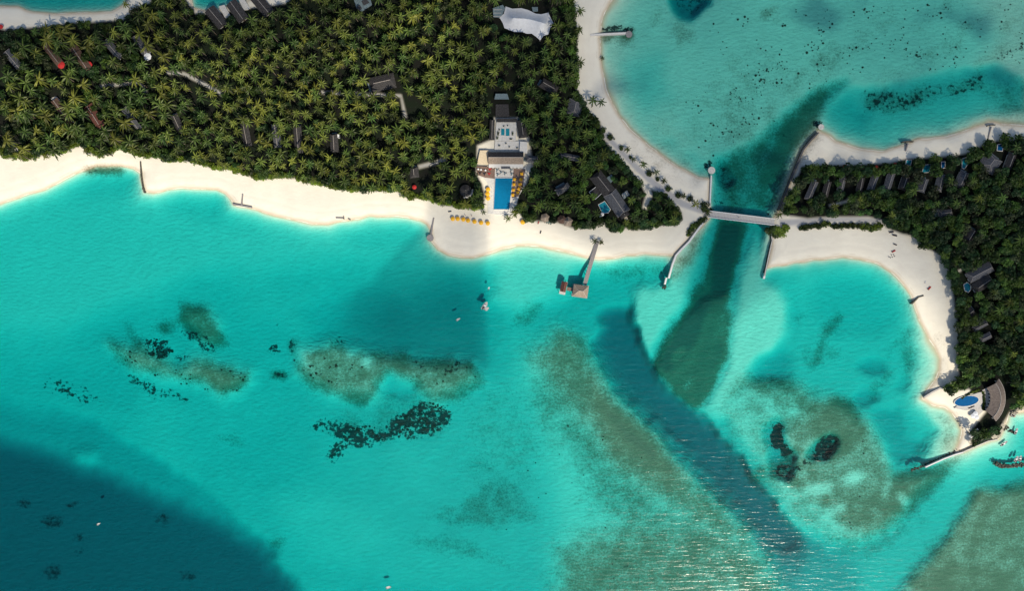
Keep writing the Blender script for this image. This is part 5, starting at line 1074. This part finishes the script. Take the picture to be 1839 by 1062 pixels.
wall([(1730,813),(1716,817),(1695,825),(1662,840)], 2.6, 1.3, 'rail', 'long pale breakwater running out left from the island tip', cap='white')
stones([(1722,808),(1700,819),(1665,835),(1635,846)], 4, 90, 'dark stone apron behind the long pale breakwater', r=(.5,1.0), zb=-.1)
slab('quay', [(1786,792),(1796,786),(1806,764),(1800,760),(1792,774),(1780,786)], .4, 1.6, 'coralrock', 'pale stone quay on the harbour side of the island tip', 'quay')
stones([(1785,832),(1797,837),(1812,839),(1828,836),(1850,833)], 6, 110, 'curved breakwater of dark boulders at the lower right frame edge', r=(.7,1.4), zb=.4)
stones([(1818,745),(1830,734),(1845,730)], 8, 40, 'pale boulders above the little harbour', 'coralrock', r=(.7,1.4), zb=.9)
stones([(1800,770),(1806,766),(1814,776),(1822,778)], 7, 26, 'dark rocks awash beside the harbour quay', r=(.6,1.2), zb=-.1)
stones([(1196,512),(1190,518)], 6, 14, 'loose dark stones off the end of the left channel wall', r=(.5,.9), zb=-.2)
# bridge
def bridge(ax, ay, bx_, by_, wpx, z, label, name, cat, plank_m, rails=True, pile_step=5, post=True):
    A = P3(ax, ay, z); B = P3(bx_, by_, z); d = B-A; L = d.length; W_ = wpx*S; rz = math.atan2(d.y, d.x); c = (A+B)/2
    e = empty(name, (c.x, c.y, 0), label, cat, None, rz); bm = MB(); n = int(L/1.05)
    dk = MB().box((0, 0, z-.27), (L, W_*.96, .25)).build('deck_frame', M['brownwood'], e)
    me = MB().box((0, 0, 0), (L/n-.09, W_, .08)).mesh('plank', M[plank_m])
    for k in range(n): o = obj('plank', me, dk); o.location = (-L/2+(k+.5)*L/n, 0, z-.10+(.012 if k % 3 else 0))
    if rails:
        for s_ in (-1, 1):
            r_ = MB().box((0, s_*(W_/2-.22), z+.95), (L, .26, .12)).box((0, s_*(W_/2-.22), z+.45), (L, .08, .08)).box((0, s_*(W_/2-.22), z+.0), (L, .34, .14)).build('railing', M['white'] , e)
            for k in range(int(L/2.5)+1): MB().box((-L/2+.1+k*(L-.2)/int(L/2.5), s_*(W_/2-.22), z+.45), (.14, .14, 1.0)).build('post', M['rail'], r_)
    for k in range(1, int(L/pile_step)):
        for s_ in (-1, 1): MB().cyl((-L/2+k*pile_step, s_*W_*.38, -8), .2, z+7.7, 8).build('pile', M['brownwood'], e)
    return e
bridge(1272, 384.5, 1391, 399, 12.5, 2.6, 'pale timber footbridge with white railings across the channel', 'footbridge', 'bridge', 'rail')
bridge(1073, 433, 1050, 512, 7.0, 2.0, 'long straight grey timber pier out to the square hut', 'pier', 'pier', 'wood', rails=False)
bridge(1031, 521, 1018, 519, 6.0, 1.7, 'short timber link between the square hut and the small red roof', 'pier_link', 'pier', 'brownwood', rails=False, pile_step=2)
def stilt_hut():
    c = P3(1042.5, 523, 4); rz = R(-8); e = empty('overwater_hut', (c.x, c.y, 0), 'square overwater hut with a pyramid shingle roof at the pier end', 'hut', None, rz)
    MB().box((0, 0, 1.6), (11.4, 9.2, .3)).build('platform', M['wood'], e); MB().box((0, 0, 3.0), (8.4, 6.4, 2.5)).build('wall', M['thatch_brown'], e)
    m, r = gable(9.6, 7.6, 4.2, 7.4, .5, .5, .2); rf = m.build('roof', M['thatch_tan'], e); MB().tube([(-r, 0, 7.45), (r, 0, 7.45)], .16, 5).build('ridge_cap', M['ridge'], rf)
    for hx, hy in ((1,1),(1,-1),(-1,1),(-1,-1)): MB().tube([(hx*r, 0, 7.42), (hx*5.3, hy*4.3, 4.22)], .12, 5).build('hip_cap', M['ridge'], rf)
    cs = MB()
    for k in range(1, 8):
        t = k/8
        for sy in (-1, 1): cs.box((0, sy*4.3*(1-t), 4.2+3.2*t+.03), (2*(5.3*(1-t)+r*t)-.2, .1, .08))
    tag(cs.build('shingle_course', M['thatch_tan'], rf), kind='stuff')
    for x in (-2.6, 0, 2.6): MB().box((x, -3.24, 3.0), (1.3, .1, 1.3)).build('window', M['glass'], e)
    MB().box((1.6, 3.24, 2.7), (1.1, .1, 2.0)).build('door', M['door'], e)
    for x in (-5, -1.7, 1.7, 5):
        for y in (-4, 0, 4): MB().cyl((x, y, -8), .18, 9.4, 8).build('pile', M['brownwood'], e)
    for s_ in (-1, 1): MB().box((0, s_*4.4, 2.6), (11.2, .1, .1)).build('railing', M['rail'], e)
stilt_hut()
e = empty('overwater_shed', (*P(1012, 517, 3), 0), 'small red roofed shed on stilts left of the square overwater hut', 'hut', None, R(-102))
MB().box((.2, 0, 1.5), (9.4, 4.4, .3)).build('platform', M['rail'], e); MB().box((-.6, 0, 2.5), (6.0, 3.0, 1.8)).build('wall', M['thatch_brown'], e); m, r = gable(6.6, 3.4, 3.3, 4.7, .1, .3, .15); m.v = [(a-.6, b_, c) for a, b_, c in m.v]; rf = m.build('roof', M['red_roof'], e)
MB().tube([(-r-.6, 0, 4.75), (r-.6, 0, 4.75)], .1, 5).build('ridge_cap', M['red_roof'], rf); MB().box((2.44, 0, 2.4), (.1, .9, 1.6)).build('door', M['door'], e)
for x in (-4, 0, 4.2):
    for y in (-1.8, 1.8): MB().cyl((x, y, -7), .15, 8.3, 8).build('pile', M['brownwood'], e)
# ---------------------------------------------------------------- boats
def boat(px, py, L, B, rz, m_, label, group=None, cabin=True, cat='boat'):
    p = P3(px, py, .6); e = empty('motor_boat', (p.x, p.y, 0), label, cat, group, rz); st = [(-.5, .82, .0), (-.2, 1.0, -.05), (.15, .95, 0), (.38, .55, .12), (.5, .04, .30)]; V = []
    for x, b_, dz in st: V += [(x*L, -b_*B/2, .75+dz), (x*L, -b_*B/2*.7, .05+dz*.3), (x*L, 0, -.3+dz), (x*L, b_*B/2*.7, .05+dz*.3), (x*L, b_*B/2, .75+dz)]
    F_ = []; 
    for i in range(4):
        for k in range(4): F_.append((i*5+k, i*5+k+1, i*5+k+6, i*5+k+5))
    F_ += [(4,3,2,1,0), (20,21,22,23,24)]; obj('hull', mesh_np('hull', V, F_, M[m_]), e)
    dk = MB(); dk.prism([(x*L*.94, b_*B/2*.86) for x, b_, _ in st]+[(x*L*.94, -b_*B/2*.86) for x, b_, _ in st[::-1]], .5, .62); dk.build('deck', M['rail'], e)
    gw = MB(); gw.tube([(x*L, b_*B/2, .78+dz) for x, b_, dz in st], .09, 5); gw.tube([(x*L, -b_*B/2, .78+dz) for x, b_, dz in st], .09, 5); gw.build('gunwale', M['white'], e)
    if cabin:
        MB().box((.02*L, 0, .95), (L*.26, B*.6, .66), 0, .85).build('console', M['white'], e); MB().box((.10*L, 0, 1.45), (.08, B*.55, .4)).build('windscreen', M['glass'], e); MB().box((-.28*L, 0, .78), (L*.16, B*.66, .3)).build('seat', M['darkcanvas'], e)
    MB().box((-.53*L, 0, .7), (.5, .4, .8)).build('outboard_motor', M['darkmetal'], e)
boat(871, 549, 6.0, 2.6, R(58), 'darkmetal', 'dark motor boat moored off the shore beside a white one')
boat(874.5, 555, 3.2, 1.9, R(35), 'white', 'small white dinghy ringed in white right of the dark motor boat', cabin=False); boat(867, 554, 2.4, 1.3, R(20), 'white', 'tiny white float board left of the dark motor boat', cabin=False)
boat(878, 518, 1.9, .9, R(70), 'white', 'very small white board afloat above the moored motor boat', cabin=False); boat(823, 574, 3.0, 1.1, R(30), 'white', 'small white boat alone on the dark blue water left of the moored motor boat', cabin=False)
boat(177, 942, 2.4, 1.0, R(30), 'white', 'tiny white boat alone on the deep water at the lower left', cabin=False)
boat(1821, 744, 5.0, 2.4, R(40), 'red', 'bright red boat in the little harbour'); boat(1825, 775, 4.6, 1.6, R(70), 'white', 'white boat beside the awash harbour rocks'); boat(1803, 797, 5.6, 1.8, R(35), 'white', 'white boat off the end of the harbour quay')
boat(1825, 825, 4.6, 1.9, R(62), 'white', 'left one of two white boats above the boulder breakwater'); boat(1832, 824, 4.4, 1.8, R(75), 'white', 'right one of two white boats above the boulder breakwater')
boat(698, 1056, 3.6, 1.6, R(15), 'darkmetal', 'small dark boat at the bottom edge of the lagoon', cabin=False)
# ---------------------------------------------------------------- people
def person(px, py, z, rz, shirt, label):
    p = P3(px, py, z+1); me = bpy.data.meshes.new('body'); J = [(0,0,.95,.15),(0,0,1.15,.14),(0,0,1.38,.16),(0,0,1.5,.06),(0,.02,1.64,.10),(.19,0,1.40,.06),(.27,.05,1.12,.045),(.28,.18,.9,.035),(-.19,0,1.40,.06),(-.27,-.05,1.12,.045),(-.28,.10,.88,.035),(.1,0,.9,.10),(.12,.12,.5,.07),(.12,.10,.08,.05),(.12,.26,.04,.045),(-.1,0,.9,.10),(-.12,-.06,.5,.07),(-.12,-.2,.08,.05),(-.12,-.05,.04,.045)]
    E = [(0,1),(1,2),(2,3),(3,4),(2,5),(5,6),(6,7),(2,8),(8,9),(9,10),(0,11),(11,12),(12,13),(13,14),(0,15),(15,16),(16,17),(17,18)]
    me.from_pydata([j[:3] for j in J], E, []); me.update(); o = bpy.data.objects.new('person', me); C.objects.link(o); me.materials.append(M['skin']); o.location = (p.x, p.y, z); o.rotation_euler = (0, 0, rz)
    bm = bmesh.new(); bm.from_mesh(me); bm.verts.ensure_lookup_table(); sk = bm.verts.layers.skin.verify()
    for i, j in enumerate(J): bm.verts[i][sk].radius = (j[3], j[3]*.8)
    bm.verts[0][sk].use_root = True; bm.to_mesh(me); bm.free(); o.modifiers.new('skin', 'SKIN'); o.modifiers.new('sub', 'SUBSURF').levels = 1
    tag(o, label, 'person'); s_ = MB(); s_.cyl((0, 0, .98), .20, .5, 10, .23).build('shirt', M[shirt], o); MB().cyl((0, 0, .62), .25, .38, 10, .2).build('shorts', M['darkcanvas'], o); MB().cyl((0, .0, 1.66), .125, .14, 10, .06).build('hair', M['darkmetal'], o)
person(1327, 390.5, 2.6, 1.2, 'darkcanvas', 'person in dark clothes walking across the middle of the footbridge')
person(835.5, 387, 1.7, 2.0, 'redcanvas', 'left one of two people in red standing above the row of yellow parasols'); person(847, 387.5, 1.7, .6, 'redcanvas', 'right one of two people in red standing above the row of yellow parasols')
# ---------------------------------------------------------------- coral heads as separate lumps
def heads(regions, n, r, label, seed, name='coral_heads'):
    rr = np.random.default_rng(seed); V0 = np.array([v.co[:] for v in ICO_ME['coral'][0].vertices]); F0 = np.array([p.vertices[:] for p in ICO_ME['coral'][0].polygons]); Vs = []; Fs = []; k = 0
    for poly, cnt in regions:
        poly = np.array(poly, float); x0, y0 = poly.min(0); x1, y1 = poly.max(0); m_ = 0
        xs = rr.uniform(x0, x1, cnt*6); ys = rr.uniform(y0, y1, cnt*6); ok = (sdf(poly, xs, ys) < 0) & (vnoise(xs, ys, 22, 5)+.5*vnoise(xs, ys, 9, 6) > .05)
        for x, y in list(zip(xs[ok], ys[ok]))[:cnt]:
            g = ground(x, y); s_ = rr.uniform(*r)*rr.choice([.6, 1, 1, 1.5]); p = P3(x, y, g); V1 = V0*np.array([s_, s_*rr.uniform(.6, 1.2), s_*.6])+np.array([p.x, p.y, g+.1]); Vs.append(V1); Fs.append(F0+k*len(V0)); k += 1
    o = obj(name, mesh_np(name, np.concatenate(Vs), np.concatenate(Fs), M['coral'])); tag(o, label, kind='stuff')
heads([([(1280,20),(1839,0),(1839,120),(1560,130),(1500,150),(1330,190),(1260,120)], 260), ([(1230,180),(1420,100),(1420,200),(1290,290),(1230,260)], 110)], 0, (.35, .7), 'scattered small dark coral heads on the upper lagoon floor', 4)
heads([([(552,770),(615,758),(690,770),(760,722),(800,728),(812,745),(795,778),(700,790),(620,805),(595,832),(580,820),(615,790)], 230), ([(258,608),(300,610),(312,635),(290,648),(265,638)], 50), ([(520,640),(700,650),(860,650),(860,690),(740,690),(700,660),(640,700),(560,690)], 60), ([(200,620),(320,660),(450,668),(450,695),(400,712),(240,665)], 50)], 0, (.4, .9), 'dark coral heads of the reef patches off the left beach', 6)
heads([([(900,740),(1250,800),(1330,960),(1100,1040),(880,940)], 22), ([(1330,760),(1560,740),(1600,860),(1540,960),(1420,880)], 18)], 0, (.4, .8), 'scattered dark coral heads of the outer reef flats', 8)
